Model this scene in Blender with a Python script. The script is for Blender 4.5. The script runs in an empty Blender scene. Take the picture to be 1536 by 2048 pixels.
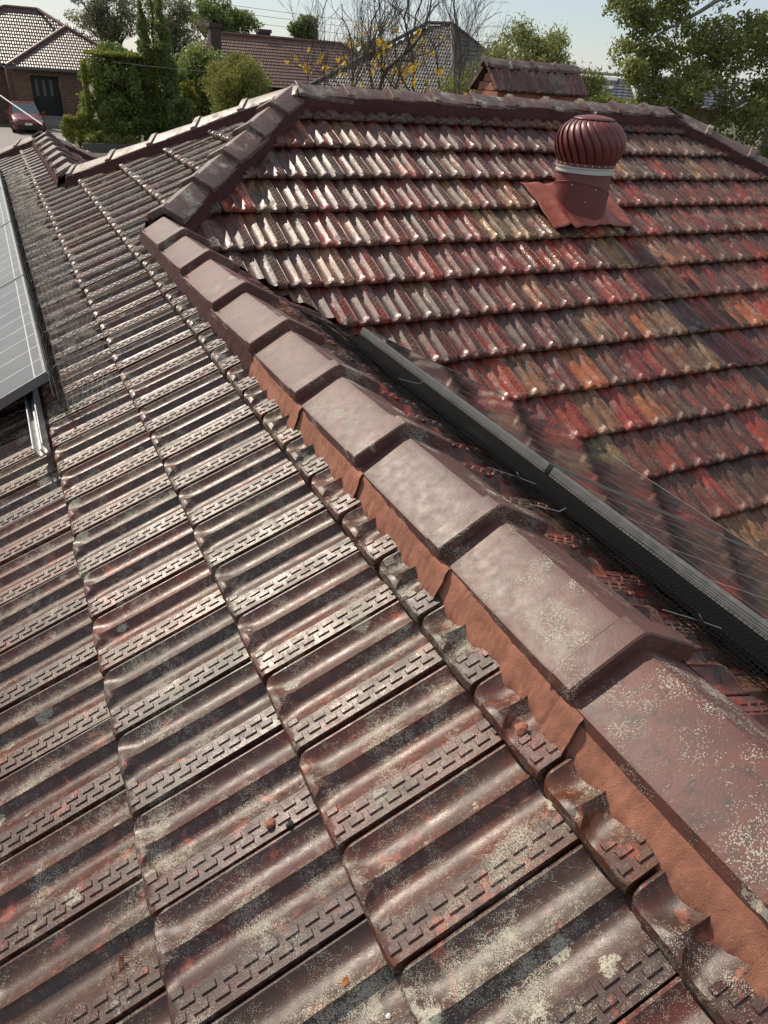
import bpy, bmesh, math, random
import numpy as np
from mathutils import Matrix, Vector, noise as mnoise
R = math.radians
random.seed(7)
rng = np.random.default_rng(7)
scene = bpy.context.scene
col = scene.collection

# ------------------------------------------------------------------ camera
cam_data = bpy.data.cameras.new('camera')
cam_data.sensor_fit = 'VERTICAL'; cam_data.sensor_height = 36; cam_data.sensor_width = 36
cam_data.lens = 24.967; cam_data.clip_start = 0.02; cam_data.clip_end = 2000
cam = bpy.data.objects.new('camera', cam_data); col.objects.link(cam)
CAM = Vector((-0.2968, -0.4251, 1.0925))
cam.matrix_world = Matrix(((0.89638, 0.18512, -0.40278, CAM.x), (-0.43882, 0.49928, -0.74710, CAM.y), (0.06280, 0.84643, 0.52878, CAM.z), (0, 0, 0, 1)))
scene.camera = cam
CAM_RIGHT = Vector((0.89638, -0.43882, 0.06280)); CAM_UP = Vector((0.18512, 0.49928, 0.84643)); CAM_FWD = Vector((0.40278, 0.74710, -0.52878))

# ------------------------------------------------------------------ sky, sun, exposure
SUN_ELEV, SUN_AZ = 41.5, -21.0            # azimuth in degrees east of north (+Y)
world = bpy.data.worlds.new('World'); scene.world = world; world.use_nodes = True
wn = world.node_tree.nodes; wl = world.node_tree.links
sky = wn.new('ShaderNodeTexSky'); sky.sky_type = 'NISHITA'; sky.sun_disc = False
sky.sun_elevation = R(SUN_ELEV); sky.sun_rotation = R(SUN_AZ)
sky.air_density = 1.0; sky.dust_density = 0.25; sky.ozone_density = 2.5
bg = wn['Background']; bg.inputs['Strength'].default_value = 0.105
# thin high veil of cloud over the blue
tc = wn.new('ShaderNodeTexCoord'); mp = wn.new('ShaderNodeMapping'); mp.inputs['Scale'].default_value = (1.2, 1.2, 4.0); wl.new(tc.outputs['Generated'], mp.inputs[0])
cn = wn.new('ShaderNodeTexNoise'); cn.inputs['Scale'].default_value = 2.2; cn.inputs['Detail'].default_value = 5; wl.new(mp.outputs[0], cn.inputs['Vector'])
cr = wn.new('ShaderNodeMapRange'); cr.inputs[1].default_value = .3; cr.inputs[2].default_value = .7; cr.inputs[3].default_value = .30; cr.inputs[4].default_value = .74; wl.new(cn.outputs['Fac'], cr.inputs[0])
veil = wn.new('ShaderNodeMix'); veil.data_type = 'RGBA'; wl.new(cr.outputs[0], veil.inputs[0]); wl.new(sky.outputs[0], veil.inputs[6]); veil.inputs[7].default_value = (7.0, 7.3, 7.8, 1)
wl.new(veil.outputs[2], bg.inputs[0])
sun_d = bpy.data.lights.new('sun', 'SUN'); sun_d.energy = 4.8; sun_d.angle = R(0.6); sun_d.color = (1.0, 0.89, 0.74)
sun = bpy.data.objects.new('sun', sun_d); col.objects.link(sun)
SUNV = Vector((math.sin(R(SUN_AZ)) * math.cos(R(SUN_ELEV)), math.cos(R(SUN_AZ)) * math.cos(R(SUN_ELEV)), math.sin(R(SUN_ELEV))))
sun.rotation_euler = SUNV.to_track_quat('Z', 'Y').to_euler()
sun.location = (0, 0, 30)
vs = scene.view_settings
vs.view_transform = 'Standard'; vs.look = 'None'; vs.gamma = 1.0; vs.use_curve_mapping = False
vs.exposure = -0.06
scene.render.engine = 'CYCLES'
scene.cycles.max_bounces = 6; scene.cycles.diffuse_bounces = 3; scene.cycles.glossy_bounces = 3
scene.cycles.use_denoising = True; scene.cycles.use_adaptive_sampling = True; scene.cycles.adaptive_threshold = .02
scene.cycles.sample_clamp_indirect = 4.0

# ------------------------------------------------------------------ node helpers
class NT:
    def __init__(s, name):
        s.m = bpy.data.materials.new(name); s.m.use_nodes = True
        s.t = s.m.node_tree; s.n = s.t.nodes; s.b = s.n['Principled BSDF']
        s.out = s.n['Material Output']
    def new(s, t, **kw):
        n = s.n.new(t)
        for k, v in kw.items(): setattr(n, k, v)
        return n
    def link(s, a, b): s.t.links.new(a, b)
    def sock(s, node, key, v):
        i = node.inputs[key]
        if hasattr(v, 'is_output') or isinstance(v, bpy.types.NodeSocket): s.link(v, i)
        elif v is not None:
            if i.type == 'RGBA' and len(v) == 3: v = (*v, 1)
            i.default_value = v
    def pos(s, scale=(1, 1, 1), rot=(0, 0, 0), coord='World'):
        if coord == 'World': o = s.new('ShaderNodeNewGeometry').outputs['Position']
        else: o = s.new('ShaderNodeTexCoord').outputs[coord]
        if scale == (1, 1, 1) and rot == (0, 0, 0): return o
        mp = s.new('ShaderNodeMapping'); s.link(o, mp.inputs['Vector'])
        mp.inputs['Scale'].default_value = scale; mp.inputs['Rotation'].default_value = rot
        return mp.outputs[0]
    def noise(s, vec, scale, detail=3, rough=0.55, dist=0.0):
        n = s.new('ShaderNodeTexNoise'); s.link(vec, n.inputs['Vector'])
        n.inputs['Scale'].default_value = scale; n.inputs['Detail'].default_value = detail
        n.inputs['Roughness'].default_value = rough; n.inputs['Distortion'].default_value = dist
        return n.outputs['Fac']
    def vor(s, vec, scale, feature='F1', rand=1.0):
        n = s.new('ShaderNodeTexVoronoi', feature=feature); s.link(vec, n.inputs['Vector'])
        n.inputs['Scale'].default_value = scale; n.inputs['Randomness'].default_value = rand
        return n
    def ramp(s, fac, a, b, lo=0.0, hi=1.0):
        n = s.new('ShaderNodeMapRange'); n.clamp = True
        s.link(fac, n.inputs[0]); n.inputs[1].default_value = a; n.inputs[2].default_value = b
        n.inputs[3].default_value = lo; n.inputs[4].default_value = hi
        return n.outputs[0]
    def mix(s, fac, a, b, blend='MIX'):
        n = s.new('ShaderNodeMix', data_type='RGBA', blend_type=blend)
        for k, v in ((0, fac), (6, a), (7, b)):
            if isinstance(v, bpy.types.NodeSocket): s.link(v, n.inputs[k])
            else: n.inputs[k].default_value = (*v, 1) if isinstance(v, tuple) and len(v) == 3 else v
        return n.outputs[2]
    def math(s, op, a, b=None):
        n = s.new('ShaderNodeMath', operation=op)
        for k, v in ((0, a), (1, b)):
            if v is None: continue
            if isinstance(v, bpy.types.NodeSocket): s.link(v, n.inputs[k])
            else: n.inputs[k].default_value = v
        return n.outputs[0]
    def bump(s, h, strength=0.5, dist=0.002, normal=None):
        n = s.new('ShaderNodeBump'); s.link(h, n.inputs['Height'])
        n.inputs['Strength'].default_value = strength; n.inputs['Distance'].default_value = dist
        if normal is not None: s.link(normal, n.inputs['Normal'])
        return n.outputs[0]
    def set(s, base=None, rough=None, normal=None, metal=None, spec=None, **kw):
        for k, v in (('Base Color', base), ('Roughness', rough), ('Normal', normal), ('Metallic', metal), ('Specular IOR Level', spec)):
            if v is not None: s.sock(s.b, k, v)
        for k, v in kw.items(): s.sock(s.b, k.replace('_', ' '), v)
        return s.m

def simple(name, c, rough=0.6, metal=0.0, var=0.15, scale=8.0, bump=0.0, spec=None):
    k = NT(name); p = k.pos()
    f = k.noise(p, scale, 4)
    dark = tuple(x * (1 - var) for x in c); lite = tuple(min(1, x * (1 + var)) for x in c)
    b = k.mix(k.ramp(f, .3, .7), dark, lite)
    nrm = k.bump(k.noise(p, scale * 12, 3), bump, 0.002) if bump else None
    return k.set(base=b, rough=k.ramp(f, .3, .7, max(.02, rough - .06), min(1, rough + .06)), metal=metal, normal=nrm, spec=spec)

def tile_material(name, attr, slope):
    """weathered glazed terracotta; attr = OBJECT (one tile, one object) or GEOMETRY (joined tiles)"""
    k = NT(name)
    a = k.new('ShaderNodeAttribute'); a.attribute_name = 'tint'; a.attribute_type = attr
    ag = k.new('ShaderNodeAttribute'); ag.attribute_name = 'wear'; ag.attribute_type = attr
    wear = ag.outputs['Fac']
    p = k.pos()
    st = (0.45, 1.6, 1) if slope == 'A' else (2.2, 0.32, .6)
    ps = k.pos(scale=st)
    base = a.outputs['Color']
    n1 = k.noise(p, 22, 5, .62)
    base = k.mix(k.ramp(n1, .35, .7), base, k.mix(1.0, base, (.58, .50, .46), 'MULTIPLY'))
    # flaked patches of bare red clay
    fl = k.noise(p, 21, 5, .62, .4)
    flm = k.ramp(fl, .60, .64) if slope == 'A' else k.ramp(fl, .62, .68)
    base = k.mix(k.math('MULTIPLY', flm, .75), base, (.33, .085, .05))
    # black algae staining in long blotches
    bl = k.noise(ps, 14 if slope == 'A' else 11, 5, .68, .3)
    th = k.math('ADD', bl, k.math('MULTIPLY', wear, .16))
    blm = k.ramp(th, .50, .57) if slope == 'B' else k.ramp(th, .50, .66)
    spk = k.noise(p, 140, 3, .7)
    blm2 = k.math('MULTIPLY', blm, k.ramp(spk, .25, .5, .45, 1.0))
    base = k.mix(k.math('MULTIPLY', blm2, .80 if slope == 'B' else .72), base, (.042, .027, .019))
    # grey lichen : fine crust specks in drifts, a few rosettes
    patch = k.noise(p, 9 if slope == 'A' else 7, 4, .6)
    patch = k.math('ADD', patch, k.math('MULTIPLY', wear, .02))
    pv = k.noise(p, 420, 2, .6)
    warp = k.new('ShaderNodeVectorMath', operation='MULTIPLY_ADD')
    wn3 = k.new('ShaderNodeTexNoise'); k.link(p, wn3.inputs['Vector']); wn3.inputs['Scale'].default_value = 60
    k.link(wn3.outputs['Color'], warp.inputs[0]); warp.inputs[1].default_value = (.008,) * 3; k.link(p, warp.inputs[2])
    v1 = k.vor(warp.outputs[0], 520); v2 = k.vor(warp.outputs[0], 330)
    rad = k.ramp(patch, .36, .68, .14, .52)
    d1 = k.math('LESS_THAN', v1.outputs['Distance'], rad)
    rad2 = k.ramp(patch, .52, .74, .0, .50)
    d2 = k.math('LESS_THAN', v2.outputs['Distance'], rad2)
    keep = k.math('GREATER_THAN', k.noise(p, 75, 3, .7), k.ramp(patch, .40, .70, .60, .40))
    grit = k.math('MULTIPLY', k.math('LESS_THAN', k.vor(p, 430).outputs['Distance'], k.ramp(k.noise(p, 16, 4, .7), .44, .68, .05, .42)), .8 if slope == 'A' else .4)
    lich = k.math('MAXIMUM', k.math('MAXIMUM', grit, k.math('MULTIPLY', d1, keep)), k.math('MULTIPLY', d2, k.math('GREATER_THAN', pv, .46)))

    vr = k.vor(warp.outputs[0], 13); rn = k.noise(p, 95, 4, .75)
    ros = k.math('LESS_THAN', k.math('ADD', vr.outputs['Distance'], k.math('MULTIPLY', k.math('SUBTRACT', rn, .5), .55)), k.ramp(k.noise(p, 5, 2), .50, .66, .0, .30))
    lich = k.math('MAXIMUM', lich, k.math('MULTIPLY', ros, k.math('GREATER_THAN', k.noise(p, 260, 3, .8), .44)))
    lc = k.mix(k.noise(p, 90, 2), (.30, .28, .21), (.62, .60, .48))
    base = k.mix(k.math('MULTIPLY', lich, .85 if slope == 'A' else .28), base, lc)
    rgh = k.ramp(k.noise(p, 45, 4, .65), .3, .7, .20 if slope == 'A' else .19, .48 if slope == 'A' else .36)
    rgh = k.mix(k.math('MULTIPLY', blm2, .6), rgh, (.55,) * 3)
    rgh = k.mix(k.math('MULTIPLY', lich, 1.0 if slope == 'A' else .4), rgh, (.92,) * 3)
    h = k.math('ADD', k.math('MULTIPLY', k.noise(p, 260, 4, .7), .5), k.math('MULTIPLY', lich, .55))
    h = k.math('ADD', h, k.math('MULTIPLY', k.noise(p, 60, 3, .6), .7)); h = k.math('ADD', h, k.math('MULTIPLY', k.noise(p, 780, 2, .8), .32))
    nrm = k.bump(h, .50 if slope == 'A' else .30, .0016)
    return k.set(base=base, rough=rgh, normal=nrm, spec=.65 if slope == 'A' else .55)

def cap_material(name, c, lichen=1.0):
    k = NT(name); p = k.pos()
    oi = k.new('ShaderNodeObjectInfo')
    c2 = k.mix(k.ramp(oi.outputs['Random'], 0, 1), c, tuple(x * y for x, y in zip(c, (.72, .95, 1.05))))
    n1 = k.noise(p, 12, 5, .62)
    base = k.mix(k.ramp(n1, .38, .68), c2, tuple(x * .62 + .012 for x in c))
    blot = k.noise(p, 30, 5, .7)
    base = k.mix(k.math('MULTIPLY', k.ramp(blot, .52, .64), .65), base, (.045, .034, .03))
    patch = k.noise(p, 8, 4, .6)
    warp = k.new('ShaderNodeVectorMath', operation='MULTIPLY_ADD')
    wn3 = k.new('ShaderNodeTexNoise'); k.link(p, wn3.inputs['Vector']); wn3.inputs['Scale'].default_value = 70
    k.link(wn3.outputs['Color'], warp.inputs[0]); warp.inputs[1].default_value = (.009,) * 3; k.link(p, warp.inputs[2])
    v1 = k.vor(warp.outputs[0], 330)
    d1 = k.math('LESS_THAN', v1.outputs['Distance'], k.ramp(patch, .42, .68, .07 * lichen, .56 * lichen))
    keep = k.math('GREATER_THAN', k.noise(p, 60, 3, .7), k.ramp(patch, .40, .68, .60, .34))
    lich = k.math('MULTIPLY', d1, keep)
    vr = k.vor(warp.outputs[0], 10); rn = k.noise(p, 95, 4, .75)
    ros = k.math('LESS_THAN', k.math('ADD', vr.outputs['Distance'], k.math('MULTIPLY', k.math('SUBTRACT', rn, .5), .55)), k.ramp(k.noise(p, 5, 2), .50, .66, .0, .30))
    lich = k.math('MAXIMUM', lich, k.math('MULTIPLY', ros, k.math('GREATER_THAN', k.noise(p, 260, 3, .8), .44)))
    base = k.mix(k.math('MULTIPLY', lich, .85), base, k.mix(k.noise(p, 90, 2), (.34, .32, .25), (.56, .54, .44)))
    rgh = k.mix(lich, k.ramp(k.noise(p, 40, 4), .3, .7, .42, .55), (.9,) * 3)
    h = k.math('ADD', k.math('MULTIPLY', k.noise(p, 180, 4, .7), .6), k.math('MULTIPLY', lich, .6))
    return k.set(base=base, rough=rgh, normal=k.bump(h, .40, .0014), spec=.45)

def mortar_material(name, c):
    k = NT(name); p = k.pos()
    n = k.noise(p, 18, 5, .6)
    base = k.mix(k.ramp(n, .35, .7), tuple(x * .74 for x in c), tuple(x * 1.1 for x in c)); base = k.mix(k.ramp(k.noise(p, 5, 4, .6), .5, .72, 0, .5), base, tuple(x * .6 for x in c)); base = k.mix(k.ramp(k.noise(p, 160, 3, .7), .55, .7, 0, .35), base, tuple(min(1, x * 1.35 + .03) for x in c))
    st = k.noise(k.pos(scale=(1, 1.5, .9)), 22, 4, .5, .9)
    h = k.math('ADD', k.math('MULTIPLY', st, 1.6), k.math('MULTIPLY', k.noise(p, 420, 4, .8), .9))
    return k.set(base=base, rough=.85, normal=k.bump(h, .8, .0035), spec=.25)

M = {}
M['tileA_o'] = tile_material('tile_west_single', 'OBJECT', 'A')
M['tileA_g'] = tile_material('tile_west_joined', 'GEOMETRY', 'A')
M['tileB_o'] = tile_material('tile_south_single', 'OBJECT', 'B')
M['tileB_g'] = tile_material('tile_south_joined', 'GEOMETRY', 'B')
M['cap'] = cap_material('cap_maroon', (.150, .056, .042))
M['cap_old'] = cap_material('cap_grey_brown', (.185, .098, .078), 1.15)
M['mortar'] = mortar_material('mortar_fresh', (.43, .185, .122))
M['mortar_old'] = mortar_material('mortar_painted', (.085, .032, .030))
M['deck'] = simple('roof_underlay', (.03, .025, .022), .9)
M['alu'] = simple('aluminium', (.52, .53, .53), .38, .75, .08, 30)
M['alu_dark'] = simple('aluminium_side', (.12, .12, .12), .45, .6, .1, 30)
M['black'] = simple('black_plastic', (.012, .012, .012), .5, 0, .2)
M['wire'] = simple('black_coated_wire', (.03, .03, .03), .5, .0, .2)
M['wire_dark'] = simple('black_wire_dull', (.006, .006, .006), .8, .0, .2, spec=.2)
M['wire_grey'] = simple('galvanised_wire', (.38, .38, .37), .4, .7, .2, 60)
M['maroon_metal'] = simple('maroon_sheet_metal', (.165, .042, .040), .42, .0, .12, 14, spec=.5)
M['maroon_lead'] = simple('painted_flashing', (.30, .078, .054), .5, .0, .2, 22, .25)
M['white_metal'] = simple('pale_metal_ring', (.62, .63, .58), .4, .2, .08)
M['dark_brick'] = None

def solar_material(name, pale_mix, r0):
    k = NT(name)
    tc = k.pos(coord='Object')
    sep = k.new('ShaderNodeSeparateXYZ'); k.link(tc, sep.inputs[0])
    def line(o, period, width, off=0.0):
        a = k.math('ADD', o, off); m = k.math('FRACT', k.math('DIVIDE', a, period))
        d = k.math('ABSOLUTE', k.math('SUBTRACT', m, .5))
        return k.math('GREATER_THAN', d, .5 - width / period / 2)
    x, y = sep.outputs[0], sep.outputs[1]
    gap = k.math('MAXIMUM', line(x, .167, .0045), line(y, .167, .0045))
    fine = line(x, .0186, .0016)
    c = k.mix(k.math('MULTIPLY', fine, .35), (.012, .013, .018), (.20, .20, .20))
    c = k.mix(k.ramp(k.noise(tc, 3, 4), .3, .7, pale_mix * .7, pale_mix), c, (.30, .285, .26)); c = k.mix(gap, c, (.34, .34, .33) if pale_mix < .1 else (.62, .62, .60))  # pale tone puts the sun glare of the west panels into the cell colour
    rg = k.ramp(k.noise(tc, 6, 3), .3, .7, r0, r0 + .06)
    return k.set(base=c, rough=rg, spec=.6)
M['solar'] = solar_material('solar_cells', .03, .04); M['solar_glare'] = solar_material('solar_cells_glare', .40, .28)
M['alu_frame'] = simple('anodised_frame', (.20, .205, .20), .42, .5, .1, 30)

# ------------------------------------------------------------------ mesh helpers
def mesh_from(name, verts, faces, mat=None, smooth=False):
    me = bpy.data.meshes.new(name)
    me.from_pydata([tuple(v) for v in verts], [], [tuple(f) for f in faces])
    if mat: me.materials.append(mat)
    if smooth: me.polygons.foreach_set('use_smooth', np.ones(len(me.polygons), bool))
    me.update()
    return me
def tag(o, label=None, cat=None, group=None, kind=None):
    if label: o['label'] = label
    if cat: o['category'] = cat
    if group: o['group'] = group
    if kind: o['kind'] = kind
    return o
def adopt(o, parent):
    o.parent = parent
    if parent is not None:
        w = parent.location.copy(); q = parent.parent
        if q is not None: w = Vector((0, 0, 0)) if parent.get('_at_world') else w
        o.matrix_parent_inverse = Matrix.Translation(-w) if q is None else Matrix.Identity(4)
def link(name, me, parent=None):
    o = bpy.data.objects.new(name, me); col.objects.link(o)
    if parent is not None: adopt(o, parent)
    return o
def empty(name, loc):
    o = bpy.data.objects.new(name, None); o.empty_display_size = .2; o.location = loc; col.objects.link(o); return o
class MB:
    """collects faces for ONE mesh object"""
    def __init__(s): s.v = []; s.f = []
    def add(s, vs, fs):
        b = len(s.v); s.v += [tuple(v) for v in vs]; s.f += [tuple(b + i for i in f) for f in fs]; return s
    def box(s, lo, hi, mat=None):
        x0, y0, z0 = lo; x1, y1, z1 = hi
        vs = [(x0, y0, z0), (x1, y0, z0), (x1, y1, z0), (x0, y1, z0), (x0, y0, z1), (x1, y0, z1), (x1, y1, z1), (x0, y1, z1)]
        if mat is not None: vs = [mat @ Vector(v) for v in vs]
        return s.add(vs, [(0, 3, 2, 1), (4, 5, 6, 7), (0, 1, 5, 4), (1, 2, 6, 5), (2, 3, 7, 6), (3, 0, 4, 7)])
    def tube(s, pts, rad, n=6, close=True):
        pts = [Vector(p) for p in pts]; rings = []
        rads = rad if isinstance(rad, (list, tuple)) else [rad] * len(pts)
        for i, p in enumerate(pts):
            d = (pts[min(i + 1, len(pts) - 1)] - pts[max(i - 1, 0)])
            d = d.normalized() if d.length > 1e-9 else Vector((0, 0, 1))
            u = d.cross(Vector((0, 0, 1)) if abs(d.z) < .9 else Vector((1, 0, 0))).normalized(); w = d.cross(u)
            rings.append([p + (u * math.cos(2 * math.pi * k / n) + w * math.sin(2 * math.pi * k / n)) * rads[i] for k in range(n)])
        vs = [v for r in rings for v in r]; fs = []
        for i in range(len(pts) - 1):
            for k in range(n): fs.append((i * n + k, i * n + (k + 1) % n, (i + 1) * n + (k + 1) % n, (i + 1) * n + k))
        if close and n > 2: fs += [tuple(range(n - 1, -1, -1)), tuple((len(pts) - 1) * n + k for k in range(n))]
        return s.add(vs, fs)
    def lathe(s, prof, n=32, mat=None, cap=True):
        vs = [(r * math.cos(2 * math.pi * k / n), r * math.sin(2 * math.pi * k / n), z) for r, z in prof for k in range(n)]
        if mat is not None: vs = [mat @ Vector(v) for v in vs]
        fs = [(i * n + k, i * n + (k + 1) % n, (i + 1) * n + (k + 1) % n, (i + 1) * n + k) for i in range(len(prof) - 1) for k in range(n)]
        if cap: fs += [tuple(range(n - 1, -1, -1)), tuple((len(prof) - 1) * n + k for k in range(n))]
        return s.add(vs, fs)
    def build(s, name, mat, parent=None, smooth=False, autosmooth=None):
        me = mesh_from(name, s.v, s.f, mat, smooth)
        o = link(name, me, parent)
        if autosmooth is not None:
            me.polygons.foreach_set('use_smooth', np.ones(len(me.polygons), bool))
            me.set_sharp_from_angle(angle=R(autosmooth))
        return o
def nz(*a): return mnoise.noise(Vector(a))

# ------------------------------------------------------------------ roof layout (metres; X east, Y north, Z up)
PITCH = R(27.25); T = math.tan(PITCH); CP = math.cos(PITCH); SP = math.sin(PITCH)
GAUGE, TW = 0.335, 0.2051
XR = 0.508                    # wing ridge runs north-south at this X
Y0 = 3.4744                   # south slope : z = (y - Y0) * T ; west slope : z = x * T
YRIDGE, XAPEX = 5.21, 1.7356  # main ridge runs east-west
XE = 5.45                     # east end of the main ridge
XN, YN_END = 0.30, 9.75       # ridge of the north wing
YNW = YRIDGE + XAPEX          # north-west hip : y = YNW - x
GROUND = -3.4

ground_mat = (lambda k: k.set(base=k.mix(k.ramp(k.noise(k.pos(), .6, 5), .35, .65), (.055, .075, .03), (.11, .10, .06)), rough=.95, normal=k.bump(k.noise(k.pos(), 14, 4), .6, .05)))(NT('garden_ground'))
g = MB(); g.add([(-900, -900, GROUND), (900, -900, GROUND), (900, 1500, GROUND), (-900, 1500, GROUND)], [(0, 1, 2, 3)])
tag(g.build('ground', ground_mat), kind='structure')
dr = MB(); dr.add([(-7, 18, GROUND + .006), (3.4, 18, GROUND + .006), (3.9, 53.6, GROUND + .006), (-7, 53.6, GROUND + .006)], [(0, 1, 2, 3)])
tag(dr.build('driveway', simple('driveway_concrete', (.27, .24, .22), .85, 0, .12, 1.2, .2)), kind='structure')

house = empty('tiled_house', (2.5, 4.0, GROUND))
tag(house, 'red brown terracotta tiled roof with ridge caps filling the foreground', 'house')

# ------------------------------------------------------------------ one roof tile
def tile_mesh(level, D):
    """local frame : x up the slope from the nose, y to the left seen from below, z off the slope; nose top at z=0"""
    W = TW
    if level == 2:
        xs = [0.014, .020, .027, .034, .042, .052, .066, .095, .15, .21, .27, .33, .39]; npan, nband, rows = 9, 3, 4
    elif level == 1:
        xs = [0.014, .024, .036, .050, .066, .12, .24, .39]; npan, nband, rows = 6, 2, 3
    else:
        xs = [0.014, .034, .066, .39]; npan, nband, rows = 4, 1, 2
    nose = {4: [(.004, 1.0), (-.001, .72), (.0, .36), (.005, .10)], 3: [(.003, 1.0), (-.001, .5), (.004, .10)], 2: [(.002, 1.0), (.001, .3)]}[rows]
    def un(x): return .378 - (.18 * (1 - x / .065) ** 2 if x < .065 else 0)
    def us(x): return .396 + (.17 * (1 - math.sqrt(max(0, 1 - (1 - x / .056) ** 2))) if x < .056 else 0)
    UB = .715
    def ulist(x):
        a, b = un(x), us(x); L = [(0.0, 0, -.0065), (.014, 0, -.0045)]
        for i in range(npan + 1):
            s = i / npan; L.append((.028 + (a - .028) * s, 1, s))
        L.append(((a + b) / 2, 2, 0))
        for i in range(npan + 1):
            s = i / npan; L.append((b + (UB - b) * s, 3, s))
        for i in range(1, nband + 1):
            L.append((UB + (.968 - UB) * i / nband, 4, i / nband))
        return L
    def zof(x, item):
        u, kind, s = item
        f1 = .30 + .70 * min(1, max(0, (x - .004) / .036)) ** .7
        f3 = .50 + .50 * min(1, max(0, (x - .0) / .02))
        if kind == 0: return s
        if kind == 1: return -.0045 * (1 - s) - .0012 * s - D * f1 * (math.sin(math.pi * s ** .84) if 0 < s < 1 else 0)
        if kind == 2: return .0040
        if kind == 3: return -.0010 * (1 - s) - D * f3 * (math.sin(math.pi * s ** .78) if 0 < s < 1 else 0)
        return -.0006 * (1 - s) - .0010 * s
    V = []; grid = []
    for dx, fdrop in nose:
        xq = .014; L = ulist(.006); row = []
        for it in L:
            zt = zof(.006, it); u = it[0]
            cx = .016 * max(0, 1 - u / .10) ** 2 + .004 * max(0, (u - .88) / .1) ** 2
            row.append(len(V)); V.append((dx + cx, W * (1 - u), zt * (1 - fdrop) - .034 * fdrop))
        grid.append(row)
    for x in xs:
        row = []
        for it in ulist(x):
            u = it[0]; cx = (.016 * max(0, 1 - u / .10) ** 2) * max(0, 1 - (x - .014) / .04)
            row.append(len(V)); V.append((x + cx, W * (1 - u), zof(x, it)))
        grid.append(row)
    F = []
    for i in range(len(grid) - 1):
        for j in range(len(grid[0]) - 1):
            F.append((grid[i][j], grid[i][j + 1], grid[i + 1][j + 1], grid[i + 1][j]))
    for side in (0, -1):                    # side walls
        b = []
        for r in grid:
            q = V[r[side]]; b.append(len(V)); V.append((q[0], q[1], -.036 if q[2] > -.035 else q[2] - .002))
        for i in range(len(grid) - 1):
            f = (grid[i][side], grid[i + 1][side], b[i + 1], b[i])
            F.append(f if side == 0 else f[::-1])
    nsurf = len(F)
    if level >= 1:                          # keying ribs pressed into the cover band
        bx = []
        x = .022
        while x < .34:
            bx.append((x, .782, .027)); bx.append((x + .018, .876, .027)); x += .0362
        bx.append((.012, .692, .022)); bx.append((.010, .876, .020))
        for (x, u, ln) in bx:
            hw = .0066; y = W * (1 - u); e = .0015; h = .0024; z = -.002
            b = len(V)
            V += [(x, y - hw, z), (x + ln, y - hw, z), (x + ln, y + hw, z), (x, y + hw, z), (x + e, y - hw + e, h), (x + ln - e, y - hw + e, h), (x + ln - e, y + hw - e, h), (x + e, y + hw - e, h)]
            F += [(b + 4, b + 5, b + 6, b + 7), (b, b + 1, b + 5, b + 4), (b + 1, b + 2, b + 6, b + 5), (b + 2, b + 3, b + 7, b + 6), (b + 3, b, b + 4, b + 7)]
    return np.array(V, float), F, nsurf
TILES = {l: tile_mesh(l, .0200) for l in (0, 1, 2)}
TILES_A = {l: tile_mesh(l, .0158) for l in (0, 1, 2)}
def tset(mat_or_slope): return TILES_A if 'A' in mat_or_slope else TILES
TILT = math.atan(.036 / GAUGE)

def slope_frame(d):
    """d = plan direction up the slope -> columns x (up slope), y (left), z (normal)"""
    X = Vector((d[0] * CP, d[1] * CP, SP)); Y = Vector((-d[1], d[0], 0)); return X, Y, X.cross(Y)
def tile_matrix(d, nose_left, jit, rs):
    """nose_left = world point of the tile's lower left corner (nose top); tile extends TW to the right"""
    X, Y, Z = slope_frame(d)
    base = Matrix(((X.x, Y.x, Z.x, 0), (X.y, Y.y, Z.y, 0), (X.z, Y.z, Z.z, 0), (0, 0, 0, 1)))
    o = Vector(nose_left) - Y * TW
    o = o + X * rs.normal(0, .0022) * jit + Y * rs.normal(0, .0008) * jit + Z * rs.normal(0, .0016) * jit
    rot = Matrix.Rotation(TILT + rs.normal(0, .0045) * jit, 4, 'Y') @ Matrix.Rotation(rs.normal(0, .0045) * jit, 4, 'Z') @ Matrix.Rotation(rs.normal(0, .006) * jit, 4, 'X')
    return Matrix.Translation(o) @ base @ rot

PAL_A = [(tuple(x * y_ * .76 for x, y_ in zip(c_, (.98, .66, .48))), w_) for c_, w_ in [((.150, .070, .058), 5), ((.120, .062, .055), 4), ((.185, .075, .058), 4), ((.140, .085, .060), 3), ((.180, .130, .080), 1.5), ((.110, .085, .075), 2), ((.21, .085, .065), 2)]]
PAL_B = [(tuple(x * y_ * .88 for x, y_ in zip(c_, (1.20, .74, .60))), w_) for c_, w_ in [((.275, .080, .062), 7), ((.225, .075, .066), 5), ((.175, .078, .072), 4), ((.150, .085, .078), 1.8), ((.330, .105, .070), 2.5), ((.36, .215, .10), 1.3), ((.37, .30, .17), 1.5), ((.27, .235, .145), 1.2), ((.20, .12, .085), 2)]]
def pick(pal, rs):
    w = np.array([q[1] for q in pal], float); c = pal[rs.choice(len(pal), p=w / w.sum())][0]
    return tuple(float(min(1, max(0, x * rs.uniform(.86, 1.14)))) for x in c)

def proj(p):
    d = Vector(p) - CAM; z = d.dot(CAM_FWD)
    if z < .05: return None
    f = 1420.36
    return 768 + f * d.dot(CAM_RIGHT) / z, 1024 - f * d.dot(CAM_UP) / z, z

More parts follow.
